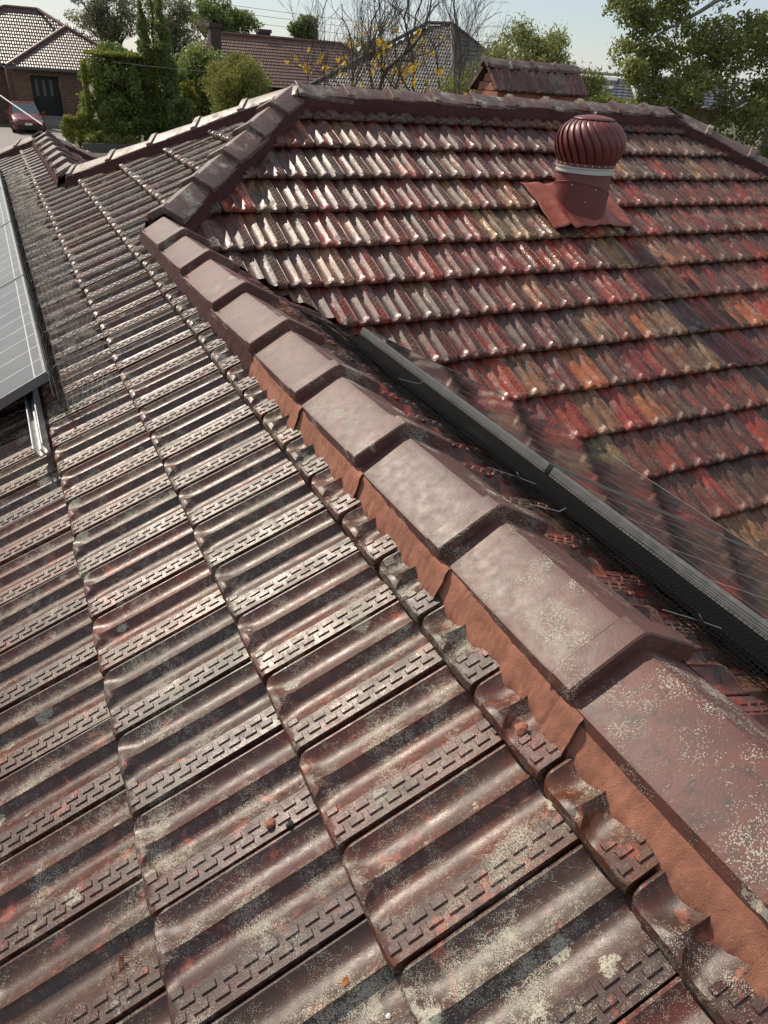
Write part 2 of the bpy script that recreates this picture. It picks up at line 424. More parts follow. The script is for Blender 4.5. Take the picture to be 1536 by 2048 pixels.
tiles = []   # every tile : slope key, matrix, tint, wear, level, cut planes, view size
def lay(slope, d, rows, keep, pal, wearf, seed):
    """rows : list of (nose point on the slope at across=0, phase) ; across runs along -Y(left) ; keep : half planes (a,b,c) a x + b y <= c"""
    rs = np.random.default_rng(seed)
    X, Y, Z = slope_frame(d); across = -Y
    for (pt, phase, lo, hi) in rows:
        j = math.floor((lo / TW) - phase) - 1
        while (j + phase) * TW < hi:
            s = (j + phase) * TW; j += 1
            nl = Vector(pt) + across * s
            corners = [nl + X * a + across * b for a in (-.005, GAUGE + .04) for b in (0, TW)]
            vis = [nl + X * a + across * b for a in (0, GAUGE) for b in (0, TW)]
            out = False; cuts = []
            for (a, b, c) in keep:
                v = [a * q.x + b * q.y - c for q in corners]
                if min(v) > 0: out = True; break
                if max(v) > 0: cuts.append((a, b, c))
            if out: continue
            tint = pick(pal, rs); wear = float(wearf(nl) + rs.normal(0, .22)); m = tile_matrix(d, nl, 1.0, rs)
            pr = [proj(q) for q in vis]; c = proj(sum(vis, Vector()) / 4)
            size = 0.0
            if c and -40 < c[0] < 1576 and -40 < c[1] < 2088 and all(pr):
                ar = 0
                for i, k2 in ((0, 1), (1, 3), (3, 2), (2, 0)): ar += pr[i][0] * pr[k2][1] - pr[k2][0] * pr[i][1]
                size = abs(ar) / 2
            level = 2 if size > 2600 else (1 if size > 500 else 0)
            tiles.append(dict(slope=slope, m=m, tint=tint, wear=wear, level=level, cuts=cuts, size=size))

# west slope (under the camera) : noses on lines parallel to the wing ridge
rowsA = []
for k_ in range(-9, 8):
    x = (k_ - 1) * GAUGE * CP
    rowsA.append(((x, 0, x * T), (.5 if k_ % 2 == 0 else 0.0), -12.2, 1.4))
SWk = (1, -1, -Y0)       # x - y <= -Y0 keeps north-west of the SW hip
def lay_split():
    # the wing part (y south of the junction) stops at the ridge, the upper triangle at the hips, the northern wing at its ridge
    yj = Y0 + XR
    lay('A', (1, 0), rowsA, [(1, 0, XR - .02), (0, 1, yj)], PAL_A, lambda q: .25, 11)
    lay('A', (1, 0), rowsA, [(0, -1, -yj), (1, -1, -Y0 - .0), (1, 1, YNW), (0, 1, YNW - XN)], PAL_A, lambda q: .5, 12)
    lay('A', (1, 0), rowsA, [(0, -1, -(YNW - XN)), (1, 0, XN), (1, 1, XN + YN_END)], PAL_A, lambda q: .5, 13)
# one continuous lay with a piecewise test is simpler for the joints : tiles belong to the piece their centre is in
def keep_for(c):
    if c.y < Y0 + XR: return [(1, 0, XR - .02)]
    if c.y < YNW - XN: return [(1, -1, -Y0), (1, 1, YNW)]
    return [(1, 0, XN), (1, 1, XN + YN_END)]
def lay_A():
    rs = np.random.default_rng(21); d = (1, 0)
    X, Y, Z = slope_frame(d); across = -Y
    for (pt, phase, lo, hi) in rowsA:
        j = math.floor(lo / TW - phase)
        while (j + phase) * TW < hi:
            s = (j + phase) * TW; j += 1
            nl = Vector(pt) + across * s
            vis = [nl + X * a + across * b for a in (0, GAUGE) for b in (0, TW)]
            cen = sum(vis, Vector()) / 4
            keep = keep_for(cen); out = False; cuts = []
            for (a, b, c) in keep:
                v = [a * q.x + b * q.y - c for q in vis]
                if min(v) > -.01: out = True; break
                if max(v) > -.02: cuts.append((a, b, c))
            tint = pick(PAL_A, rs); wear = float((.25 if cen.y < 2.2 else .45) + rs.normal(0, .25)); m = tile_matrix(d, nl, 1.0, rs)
            if out: continue
            pr = [proj(q) for q in vis]; c = proj(cen); size = 0.0
            if c and -150 < c[0] < 1686 and -60 < c[1] < 2300 and all(pr):
                ar = 0
                for i, k2 in ((0, 1), (1, 3), (3, 2), (2, 0)): ar += pr[i][0] * pr[k2][1] - pr[k2][0] * pr[i][1]
                size = abs(ar) / 2
            level = 2 if size > 2600 else (1 if size > 500 else 0)
            tiles.append(dict(slope='A', m=m, tint=tint, wear=wear, level=level, cuts=cuts, size=size))
lay_A()
# south slope with the ventilator
rowsB = []
for r in range(-6, 14):
    y = 3.4968 - r * GAUGE * CP
    rowsB.append(((0, y, (y - Y0) * T), .349 + .5 * (r % 2), 0.2, 10.5))
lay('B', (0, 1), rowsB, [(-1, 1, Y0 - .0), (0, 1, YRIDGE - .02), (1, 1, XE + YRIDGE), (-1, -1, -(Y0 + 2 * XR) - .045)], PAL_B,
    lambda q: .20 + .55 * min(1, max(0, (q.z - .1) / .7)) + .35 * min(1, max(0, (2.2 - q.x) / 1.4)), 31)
# east slope of the wing (under the panels)
rowsE = []
for r in range(0, 12):
    x = XR + .10 + r * GAUGE * CP
    rowsE.append(((x, 0, (2 * XR - x) * T), .2 + .5 * (r % 2), -1.6, 4.4))
lay('E', (-1, 0), rowsE, [(-1, 0, -XR - .01), (1, 1, Y0 + 2 * XR - .045)], PAL_B, lambda q: .6, 41)
# east slope of the north wing
rowsN = []
for r in range(0, 6):
    x = XN + .08 + r * GAUGE * CP
    rowsN.append(((x, 0, (2 * XN - x) * T), .2 + .5 * (r % 2), 6.0, 12.6))
lay('N', (-1, 0), rowsN, [(-1, 0, -XN - .01), (-1, 1, YN_END - XN), (1, -1, -(YNW - XN) + XN)], PAL_B, lambda q: .1, 43)

# decks below the tiles
def deck(name, pts, label, off=.075):
    b = MB(); n = (Vector(pts[1]) - Vector(pts[0])).cross(Vector(pts[2]) - Vector(pts[0])).normalized()
    if n.z < 0: n = -n
    top = [Vector(p) - n * off for p in pts]; bot = [p - n * .05 for p in top]; k_ = len(pts)
    b.add(top + bot, [tuple(range(k_)), tuple(range(2 * k_ - 1, k_ - 1, -1))] + [(i, k_ + i, k_ + (i + 1) % k_, (i + 1) % k_) for i in range(k_)])
    o = b.build(name, M['deck'], house); o['label'] = label; return o
za = lambda x: x * T
zb = lambda y: (y - Y0) * T
ze = lambda x: (2 * XR - x) * T
yj = Y0 + XR
XB = -3.2
deckA = deck('roof_slope', [(XB, -1.6, za(XB)), (XR, -1.6, za(XR)), (XR, yj, za(XR)), (XAPEX, YRIDGE, za(XAPEX)), (XN, YNW - XN, za(XN)), (XN, YN_END, za(XN)), (XB, YN_END + XN - XB, za(XB))], 'dark brown glossy west slope in front of the camera')
deckB = deck('roof_slope', [(XR, yj, zb(yj)), (4.2, Y0 + 2 * XR - 4.2, zb(Y0 + 2 * XR - 4.2)), (XE + YRIDGE - .29, .29, zb(.29)), (XE, YRIDGE, zb(YRIDGE)), (XAPEX, YRIDGE, zb(YRIDGE))], 'red mottled south slope with the turbine ventilator')
deckE = deck('roof_slope', [(XR, -1.6, ze(XR)), (4.2, -1.6, ze(4.2)), (4.2, Y0 + 2 * XR - 4.2, ze(4.2)), (XR, yj, ze(XR))], 'shaded east slope below the solar panels')
deckN = deck('roof_slope', [(XN, YNW - XN, XN * T), (XN, YN_END, XN * T), (2.2, YN_END + 2.2 - XN, (2 * XN - 2.2) * T), (2.2, YNW - XN + 1.2, (2 * XN - 2.2) * T)], 'red east slope of the far wing')
# main north and east faces (behind the ridge)
zn = lambda y: (2 * YRIDGE - Y0 - y) * T
deckNN = deck('roof_slope', [(XAPEX, YRIDGE, zn(YRIDGE)), (XE, YRIDGE, zn(YRIDGE)), (XE + 3.4, YRIDGE + 3.4, zn(YRIDGE + 3.4)), (2.2, YRIDGE + 3.4, zn(YRIDGE + 3.4)), (.9, YNW - .9, zn(YNW - .9))], 'north slope behind the main ridge', .03)
zee = lambda x: (XAPEX + XE - x) * T
deckEE = deck('roof_slope', [(XE, YRIDGE, zb(YRIDGE)), (XE + 4, YRIDGE - 4, zb(YRIDGE - 4)), (XE + 4, YRIDGE + 4, zb(YRIDGE - 4))], 'east slope beyond the main ridge', .03)
DECK = {'A': deckA, 'B': deckB, 'E': deckE, 'N': deckN}

tile_me = {}
def shared(level, mat):
    key = (level, mat)
    if key not in tile_me:
        V, F, ns = tset(mat)[level]
        me = mesh_from('roof_tile', V, F, M[mat])
        sm = np.zeros(len(F), bool); sm[:ns] = True
        me.polygons.foreach_set('use_smooth', sm)
        me.set_sharp_from_angle(angle=R(30))
        tile_me[key] = me
    return tile_me[key]
def cut_mesh(V, F, m, cuts, name, mat):
    bm = bmesh.new()
    Mi = np.array(m)
    W = V @ Mi[:3, :3].T + Mi[:3, 3]
    vs_ = [bm.verts.new(v) for v in W]
    for f in F: bm.faces.new([vs_[i] for i in f])
    for (a, b, c) in cuts:
        n = Vector((a, b, 0)); co = n * (c / n.length_squared)
        bmesh.ops.bisect_plane(bm, geom=bm.verts[:] + bm.edges[:] + bm.faces[:], dist=1e-5, plane_co=co, plane_no=n, clear_outer=True)
    return bm
order = sorted(range(len(tiles)), key=lambda i: -tiles[i]['size'])
single = set(order[:300])
sv, sf, stint, swear, smi, ssm = [], [], [], [], [], []
nbase = 0
for i, t in enumerate(tiles):
    V, F, ns = tset(t['slope'])[t['level']]; ab = 'A' if t['slope'] == 'A' else 'B'
    if i in single:
        if t['cuts']:
            bm = cut_mesh(V, F, t['m'], t['cuts'], 'roof_tile', None)
            if not bm.faces: bm.free(); continue
            me = bpy.data.meshes.new('roof_tile'); bm.to_mesh(me); bm.free(); me.materials.append(M['tile%s_o' % ab])
            me.polygons.foreach_set('use_smooth', np.ones(len(me.polygons), bool)); me.set_sharp_from_angle(angle=R(30))
            o = bpy.data.objects.new('roof_tile', me); col.objects.link(o)
        else:
            o = bpy.data.objects.new('roof_tile', shared(t['level'], 'tile%s_o' % ab)); col.objects.link(o)
            o.matrix_basis = t['m']
        o.parent = DECK[t['slope']]
        o['tint'] = t['tint']; o['wear'] = t['wear']
        t['obj'] = o
    else:
        if t['cuts']:
            bm = cut_mesh(V, F, t['m'], t['cuts'], 'x', None)
            bm.verts.index_update(); W = np.array([v.co[:] for v in bm.verts]); Fs = [tuple(v.index for v in f.verts) for f in bm.faces]; bm.free()
            if not Fs: continue
        else:
            Mi = np.array(t['m']); W = V @ Mi[:3, :3].T + Mi[:3, 3]; Fs = F
        sv.append(W); sf += [tuple(nbase + q for q in f) for f in Fs]; nbase += len(W)
        stint.append(np.tile(np.array([*t['tint'], 1.0]), (len(W), 1))); swear.append(np.full(len(W), t['wear'])); smi += [0 if ab == 'A' else 1] * len(Fs)
me = bpy.data.meshes.new('roof_tiles_rest'); SV = np.concatenate(sv)
me.from_pydata(SV.tolist(), [], sf); me.materials.append(M['tileA_g']); me.materials.append(M['tileB_g'])
me.polygons.foreach_set('material_index', np.array(smi, np.int32)); me.polygons.foreach_set('use_smooth', np.ones(len(me.polygons), bool))
at = me.attributes.new('tint', 'FLOAT_COLOR', 'POINT'); at.data.foreach_set('color', np.concatenate(stint).astype(np.float32).ravel())
at = me.attributes.new('wear', 'FLOAT', 'POINT'); at.data.foreach_set('value', np.concatenate(swear).astype(np.float32))
me.set_sharp_from_angle(angle=R(30)); me.update()
tag(link('roof_tile_courses', me, house), 'smaller tiles further away on the slopes', kind='stuff')

# ------------------------------------------------------------------ ridge and hip caps
def cap_mesh(L, hw=.130, rise=.072, collar=.055, over=.05):
    """x runs from the collar end (0) to the tail (L+over); crest at z=0 of the body"""
    prof = [(-hw, -rise - .024), (-hw, -rise - .002), (-hw + .006, -rise + .003), (-.016, -.006), (0, 0), (.016, -.006), (hw - .006, -rise + .003), (hw, -rise - .002), (hw, -rise - .024)]
    inner = [(hw - .018, -rise - .024), (0, -.024), (-hw + .018, -rise - .024)]
    sec = prof + inner; n = len(sec)
    def ring(x, up, wide):
        out = []
        for (y, z) in prof: out.append((x, y * wide, z + up))
        for (y, z) in inner: out.append((x, y, z))
        return out
    st = [(0.0, .011, 1.05), (.004, .014, 1.06), (collar - .006, .014, 1.06), (collar + .004, .0015, 1.0), (collar + .03, 0, 1.0), (L * .55, -.001, 1.0), (L + over, -.004, .985)]
    vs_ = []; fs_ = []
    for (x, up, wd) in st: vs_ += ring(x, up, wd)
    for i in range(len(st) - 1):
        for k_ in range(n): fs_.append((i * n + k_, (i + 1) * n + k_, (i + 1) * n + (k_ + 1) % n, i * n + (k_ + 1) % n))
    fs_.append(tuple(range(n))); fs_.append(tuple((len(st) - 1) * n + k_ for k_ in range(n - 1, -1, -1)))
    return vs_, fs_
cap_cache = {}
def caps(fronts, tail, mat, jit=1.0, seed=1, width=.130, rise=.072, name='ridge_cap', extra=.0):
    """fronts : points of the collar ends from the lowest (first) onward, tail : where the last one ends"""
    rs = np.random.default_rng(seed); pts = [Vector(p) for p in fronts] + [Vector(tail)]
    for i in range(len(fronts)):
        a, b = pts[i], pts[i + 1]; d = b - a; L = d.length
        key = (round(L, 2), width, rise, id(mat))
        if key not in cap_cache:
            vs_, fs_ = cap_mesh(L, width, rise)
            mm = mesh_from(name, vs_, fs_, mat); 
            mm.polygons.foreach_set('use_smooth', np.ones(len(mm.polygons), bool)); mm.set_sharp_from_angle(angle=R(26))
            cap_cache[key] = mm
        X = d.normalized(); Y = Vector((0, 0, 1)).cross(X).normalized(); Z = X.cross(Y)
        m = Matrix(((X.x, Y.x, Z.x, a.x), (X.y, Y.y, Z.y, a.y), (X.z, Y.z, Z.z, a.z), (0, 0, 0, 1)))
        m = m @ Matrix.Rotation(rs.normal(0, .010) * jit, 4, 'X') @ Matrix.Rotation(.033 + rs.normal(0, .006) * jit, 4, 'Y') @ Matrix.Rotation(rs.normal(0, .007) * jit, 4, 'Z')
        o = bpy.data.objects.new(name, cap_cache[key]); col.objects.link(o); adopt(o, house)
        o.matrix_basis = m
def along(p0, p1, step):
    p0 = Vector(p0); p1 = Vector(p1); n = max(1, round((p1 - p0).length / step)); return [p0.lerp(p1, i / n) for i in range(n)]
CR = .072       # crest above the slope planes
zr = XR * T + CR
caps([(XR, y, zr) for y in (-1.53, -1.11, -.69, -.272, .146, .566, .985, 1.409, 1.859, 2.353, 2.911, 3.403)], (XR, 3.86, zr), M['cap'], 1.0, 3)
hip = lambda x: (x, Y0 + x, x * T + CR)
caps(along(hip(XR + .01), hip(XAPEX), .40), hip(XAPEX), M['cap_old'], 1.0, 4, .118, .060, 'hip_cap')
nwh = lambda x: (x, YNW - x, x * T + CR)
caps(along(nwh(XN), nwh(XAPEX), .43), nwh(XAPEX), M['cap_old'], 1.0, 5, .112, .062, 'hip_cap')
zm = XAPEX * T + CR
caps(along((XAPEX + .02, YRIDGE, zm), (XE, YRIDGE, zm), .37), (XE, YRIDGE, zm), M['cap_old'], 1.3, 6, .120, .064)
seh = lambda s: (XE + s, YRIDGE - s, (YRIDGE - s - Y0) * T + CR)
caps(along(seh(4.4), seh(0), .44), seh(0), M['cap_old'], 1.0, 7, .115, .062, 'hip_cap')
neh = lambda s: (XE + s, YRIDGE + s, (YRIDGE - s - Y0) * T + CR)
caps(along(neh(2.0), neh(0), .44), neh(0), M['cap_old'], 1.0, 8, .115, .062, 'hip_cap')
zN = XN * T + CR
caps(along((XN, YNW - XN + .05, zN), (XN, YN_END, zN), .42), (XN, YN_END, zN), M['cap_old'], .8, 9)
caps(along((XN - 2.2, YN_END + 2.2, (XN - 2.2) * T + CR), (XN, YN_END, zN), .43), (XN, YN_END, zN), M['cap_old'], .8, 10, .115, .062, 'hip_cap')
caps(along((XN + 1.9, YN_END + 1.9, (XN - 1.9) * T + CR), (XN, YN_END, zN), .43), (XN, YN_END, zN), M['cap_old'], .8, 14, .115, .062, 'hip_cap')

# mortar bedding below the caps
def mortar(p0, p1, side, mat, step, label, edge=.118, drop0=-.082, out=.012, low=-.20, seed=0.0, amp=1.0):
    """side +1 : left of p0->p1"""
    p0 = Vector(p0); p1 = Vector(p1); d = p1 - p0; L = d.length; X = d.normalized(); Y = Vector((0, 0, 1)).cross(X).normalized() * side
    n = max(2, int(L / step)); prof = [(-.03, -.05), (-.006, -.004), (.002, -.001), (.008, -.012), (.010, -.030), (.013, -.048), (.018, -.066), (.020, -.085), (.016, -.110), (.0, -.15)]
    b = MB(); k_ = len(prof); vs_ = []
    for i in range(n + 1):
        s = L * i / n; base = p0 + X * s
        sc = .0045 * nz(s * 7 + seed, 0.3, 7) + .0050 * nz(s * 38 + seed, 2.1, 3) + .0035 * nz(s * 90 + seed, 4.1, 3)
        for j, (o_, z_) in enumerate(prof):
            g_ = max(0, j - 1) / (k_ - 2)
            rag = amp * (sc * max(0, g_ - .45) * 3.0 + .0026 * nz(s * 30 + seed, j * 1.9, 1) * min(1, j) + .0016 * nz(s * 110 + seed, j * 2.7, 5))
            vs_.append(base + Y * (edge + o_ + out * g_ + rag) + Vector((0, 0, drop0 + z_ + (.004 * nz(s * 23 + seed, j, 9) if j > 2 else 0))))
    fs_ = [(i * k_ + j, (i + 1) * k_ + j, (i + 1) * k_ + j + 1, i * k_ + j + 1) for i in range(n) for j in range(k_ - 1)]
    if side < 0: fs_ = [f[::-1] for f in fs_]
    b.add(vs_, fs_); o = b.build('mortar_bedding', mat, house, smooth=True); o['label'] = label; return o
fr = [-1.53, -1.11, -.69, -.272, .146, .566, .985, 1.409]
ends = fr[1:] + [1.859]
mortar((XR, -1.53, zr - .004), (XR, 1.852, zr - .004), 1, M['mortar'], .005, 'fresh orange pointing along the ridge caps', seed=3.3)
mortar((XR, 1.85, zr), (XR, 3.95, zr), 1, M['mortar_old'], .012, 'old dark red pointing', seed=8.8)
mortar((XR, -1.53, zr), (XR, 3.95, zr), -1, M['mortar_old'], .015, 'old dark red pointing', seed=1.8, edge=.112)
def both(a, b, e=.106):
    for sd in (1, -1): mortar(a, b, sd, M['mortar_old'], .02, 'old dark red pointing', edge=e, drop0=-.066, seed=sd * 2.7 + a[0])
both(hip(XR), hip(XAPEX)); both(nwh(XN), nwh(XAPEX), .102); both((XAPEX, YRIDGE, zm), (XE, YRIDGE, zm), .108); both(seh(4.4), seh(0), .104)
both((XN, YNW - XN, zN), (XN, YN_END, zN), .115); both((XN - 2.2, YN_END + 2.2, (XN - 2.2) * T + CR), (XN, YN_END, zN), .104); both((XN + 1.9, YN_END + 1.9, (XN - 1.9) * T + CR), (XN, YN_END, zN), .104)
# smeared tongues where one length of fresh pointing ends against a collar
for q in (-.272, .146, .566, .985, 1.409):
    mortar((XR, q - .035, zr - .006), (XR, q + .02, zr - .006), 1, M['mortar'], .004, 'lump of fresh pointing at a cap joint', edge=.126, out=.02, seed=q * 7, amp=1.3)
# valley tray between the east slope and the south slope
vt = MB()
for i in range(2):
    pass
v0 = Vector((XR + .1, yj - .1, 0)); 
vp = lambda x, o: Vector((x, Y0 + 2 * XR - x, (2 * XR - x) * T - .055)) + Vector((.09, .09, .012)) * o
vt.add([vp(.6, -1), vp(.6, 0), vp(.6, 1), vp(4.4, -1), vp(4.4, 0), vp(4.4, 1)], [(0, 3, 4, 1), (1, 4, 5, 2)])
vt.build('valley_tray', M['maroon_metal'], house)
# walls of the house below the eaves
hw = MB(); hw.box((-2.8, -1.4, GROUND), (3.8, 12.2, -2.2)); hw.box((3.85, .9, GROUND), (9.2, 9.5, -1.9))
brick_mat = (lambda k: k)(NT('brick_far'))
def brick_material(name, c1, c2, mortar_c, scale=1.0, rot=(R(90), 0, 0)):
    k = NT(name); p = k.pos(rot=rot)
    b = k.new('ShaderNodeTexBrick'); k.link(p, b.inputs['Vector'])
    b.inputs['Color1'].default_value = (*c1, 1); b.inputs['Color2'].default_value = (*c2, 1); b.inputs['Mortar'].default_value = (*mortar_c, 1)
    b.inputs['Scale'].default_value = scale; b.inputs['Brick Width'].default_value = .24; b.inputs['Row Height'].default_value = .086; b.inputs['Mortar Size'].default_value = .010
    n = k.noise(p, 3, 4)
    return k.set(base=k.mix(k.ramp(n, .3, .7), b.outputs['Color'], k.mix(1.0, b.outputs['Color'], (.7, .7, .7), 'MULTIPLY')), rough=.85)
M['brick_brown'] = brick_material('brown_brickwork', (.20, .09, .05), (.11, .055, .035), (.24, .20, .16), rot=(R(-90), 0, 0))
hw.build('wall', M['brick_brown'], house)
bpy.data.materials.remove(brick_mat.m)
#__PART2__
# ------------------------------------------------------------------ chimney of the same house (brick, with its own little tiled gable roof)
M['brick_red'] = simple('terracotta_brick', (.36, .145, .085), .8, 0, .25, 9, .3)
M['joint'] = simple('brick_joint', (.16, .10, .08), .9)
ch = MB(); CX0, CX1, CY0, CY1, CZE, CZR = 4.12, 5.12, 6.12, 6.52, 0.985, 1.165
core = [(CX0 + .012, CY0 + .012, -.2), (CX1 - .012, CY0 + .012, -.2), (CX1 - .012, CY1 - .012, -.2), (CX0 + .012, CY1 - .012, -.2)]
core += [(x, y, CZE) for (x, y, z) in core]; ym = (CY0 + CY1) / 2
core += [(CX0 + .012, ym, CZR - .005), (CX1 - .012, ym, CZR - .005)]
ch.add(core, [(0, 1, 5, 4), (1, 2, 6, 5), (2, 3, 7, 6), (3, 0, 4, 7), (4, 5, 9, 8), (6, 7, 8, 9), (5, 6, 9), (7, 4, 8)])
chimney = ch.build('chimney', M['joint'], house); chimney['label'] = 'small brick chimney with its own tiled gable roof'
bz = .62; row = 0
while bz < CZR:
    h = .064; zt = bz + h
    f0 = 1 - max(0, (zt - CZE)) / (CZR - CZE)
    if f0 < .12: break
    ya, yb = ym - (ym - CY0) * min(1, f0), ym + (ym - CY0) * min(1, f0)
    y = ya - (.11 if row % 2 else 0)
    while y < yb - .015:                                    # gable end (west)
        y2 = min(y + .213, yb); y1 = max(y, ya)
        if y2 - y1 > .02: MB().box((CX0 - .003, y1, bz), (CX0 + .06, y2, zt)).build('brick', M['brick_red'], chimney)
        y += .22
    if zt < CZE - .01:
        x = CX0 + .064
        while x < CX1:                                      # long south face
            x2 = min(x + .213, CX1); MB().box((x, CY0 - .003, bz), (x2, CY0 + .06, zt)).build('brick', M['brick_red'], chimney); x += .22
    bz += .072; row += 1
ct = np.random.default_rng(5)
for sgn in (-1, 1):
    ang = math.atan2(CZR - CZE, ym - CY0); nT = 5; wT = (CX1 - CX0 + .10) / nT
    for i in range(nT):
        V, F, ns = TILES[1]; L = (ym - CY0) / math.cos(ang) + .05
        X = Vector((0, -sgn * math.cos(ang), math.sin(ang))); Y = Vector((sgn * 1.0, 0, 0)); Z = X.cross(Y)
        o0 = Vector((CX0 - .05 + wT * (i if sgn > 0 else i + 1), ym + sgn * (ym - CY0 + .045), CZE - .02)) + Z * .04
        m = Matrix(((X.x, Y.x, Z.x, o0.x), (X.y, Y.y, Z.y, o0.y), (X.z, Y.z, Z.z, o0.z), (0, 0, 0, 1))) @ Matrix.Diagonal((L / .39, wT / TW, 1.0, 1))
        o = bpy.data.objects.new('roof_tile', shared(1, 'tileB_o')); col.objects.link(o); o.parent = chimney; o.matrix_basis = m
        o['tint'] = [(.25, .085, .06), (.28, .09, .065), (.21, .08, .065), (.24, .15, .10), (.26, .09, .07)][i]; o['wear'] = .3 + .15 * ct.random()
for i in range(4):
    x = CX0 - .07 + i * (CX1 - CX0 + .10) / 4; key = 'chimcap'
    if key not in cap_cache:
        vs_, fs_ = cap_mesh((CX1 - CX0 + .10) / 4, .075, .048, .03, .03); cap_cache[key] = mesh_from('ridge_cap', vs_, fs_, M['cap_old'])
    o = bpy.data.objects.new('ridge_cap', cap_cache[key]); col.objects.link(o); o.parent = chimney
    o.matrix_basis = Matrix.Translation((x, ym, CZR + .075)) @ Matrix.Rotation(.012 * (i % 2), 4, 'Z')

# ------------------------------------------------------------------ turbine ventilator
VX, VY = 3.60, 4.09; VZ = zb(VY)
vent = empty('turbine_ventilator', (VX, VY, VZ))
tag(vent, 'maroon metal turbine ventilator on the red south slope', 'roof ventilator')
vm = Matrix.Translation((VX, VY, 0))
sh = MB(); lean = 0.0
rings = []; n = 40
prof = [(.205, VZ - .16), (.203, VZ + .05), (.199, VZ + .16)]
lv = [(None, -.20), (.0, .0), (.5, 0), (1, 0)]
def shaft_ring(r, zc, tilt, dx=0.0):
    return [(VX + dx + r * math.cos(2 * math.pi * k_ / n), VY + r * math.sin(2 * math.pi * k_ / n), zc + tilt * (r * math.cos(2 * math.pi * k_ / n) * .75 + r * math.sin(2 * math.pi * k_ / n) * .45)) for k_ in range(n)]
rl = [shaft_ring(.207, VZ - .22, 0), shaft_ring(.205, VZ + .10, -.35, .0)]
b = MB(); b.add(rl[0] + rl[1], [(k_, (k_ + 1) % n, n + (k_ + 1) % n, n + k_) for k_ in range(n)]); b.build('lower_throat', M['maroon_metal'], vent, smooth=True)
ru = [shaft_ring(.207, VZ + .098, -.35), shaft_ring(.208, VZ + .108, -.35), shaft_ring(.202, VZ + .112, -.35), shaft_ring(.196, VZ + .235, 0)]
b = MB(); b.add(sum(ru, []), [(i * n + k_, i * n + (k_ + 1) % n, (i + 1) * n + (k_ + 1) % n, (i + 1) * n + k_) for i in range(3) for k_ in range(n)]); b.build('upper_throat', M['maroon_metal'], vent, autosmooth=30)
b = MB(); b.lathe([(.190, VZ + .222), (.212, VZ + .224), (.213, VZ + .236), (.203, VZ + .240), (.203, VZ + .252), (.216, VZ + .256), (.218, VZ + .266), (.190, VZ + .270)], 48, vm); b.build('bearing_ring', M['white_metal'], vent, autosmooth=30)
b = MB(); b.lathe([(.190, VZ + .266), (.214, VZ + .267), (.214, VZ + .290), (.190, VZ + .294)], 48, vm); b.build('vane_band', M['maroon_metal'], vent, autosmooth=30)
NV = 26; z0, z1 = VZ + .286, VZ + .572
def dome_r(t_):                          # t_ 0 bottom .. 1 top
    return .205 + .052 * math.sin(math.pi * min(1, t_ / .92) ** .85) if t_ < .46 else None
prof_t = [(0, .206), (.08, .222), (.18, .238), (.30, .249), (.42, .254), (.54, .251), (.66, .240), (.76, .222), (.85, .196), (.92, .165), (.97, .135), (1.0, .112)]
vane_v = []; vane_f = []
nw = 4
for i, (t_, r) in enumerate(prof_t):
    tw = -.62 * (t_ - .0) ** 1.5 * 1.0
    for j in range(nw + 1):
        s = j / nw; a = tw + (s - .5) * (2 * math.pi / NV) * 1.18
        rr = r * (1 - .10 * (1 - s) ** 1.4) + .006 * math.sin(math.pi * s)
        vane_v.append((rr * math.cos(a), rr * math.sin(a), t_ * (z1 - z0)))
for i in range(len(prof_t) - 1):
    for j in range(nw): q = i * (nw + 1) + j; vane_f.append((q, q + 1, q + nw + 2, q + nw + 1))
vane_me = mesh_from('vane', vane_v, vane_f, M['maroon_metal'], True)
for k_ in range(NV):
    o = bpy.data.objects.new('vane', vane_me); col.objects.link(o); adopt(o, vent)
    o.matrix_basis = Matrix.Translation((VX, VY, z0)) @ Matrix.Rotation(2 * math.pi * k_ / NV, 4, 'Z')
b = MB(); b.lathe([(.150, z1 - .012), (.140, z1 - .002), (.118, z1 + .006), (.060, z1 + .016), (.012, z1 + .02)], 40, vm); b.build('top_plate', M['maroon_metal'], vent, smooth=True)
b = MB(); b.lathe([(.007, z1 + .018), (.007, z1 + .034), (.003, z1 + .038)], 10, vm); b.build('axle_nut', M['white_metal'], vent, smooth=True)
rv = mesh_from('rivet', *(lambda q: (q.v, q.f))(MB().lathe([(.0052, -.002), (.0048, .002), (.002, .004)], 8)), M['white_metal'], True)
for k_ in range(NV):
    a = 2 * math.pi * (k_ + .5) / NV
    o = bpy.data.objects.new('rivet', rv); col.objects.link(o); adopt(o, vent)
    o.matrix_basis = Matrix.Translation((VX + .2145 * math.cos(a), VY + .2145 * math.sin(a), VZ + .279)) @ Matrix.Rotation(a, 4, 'Z') @ Matrix.Rotation(R(90), 4, 'Y')
for (a, zz) in ((R(-118), VZ + .045), (R(-150), VZ + .15), (R(-100), VZ + .128)):
    o = bpy.data.objects.new('rivet', rv); col.objects.link(o); adopt(o, vent)
    o.matrix_basis = Matrix.Translation((VX + .206 * math.cos(a), VY + .206 * math.sin(a), zz)) @ Matrix.Rotation(a, 4, 'Z') @ Matrix.Rotation(R(90), 4, 'Y')
fl = MB(); nu, nv2 = 46, 26; fv = []
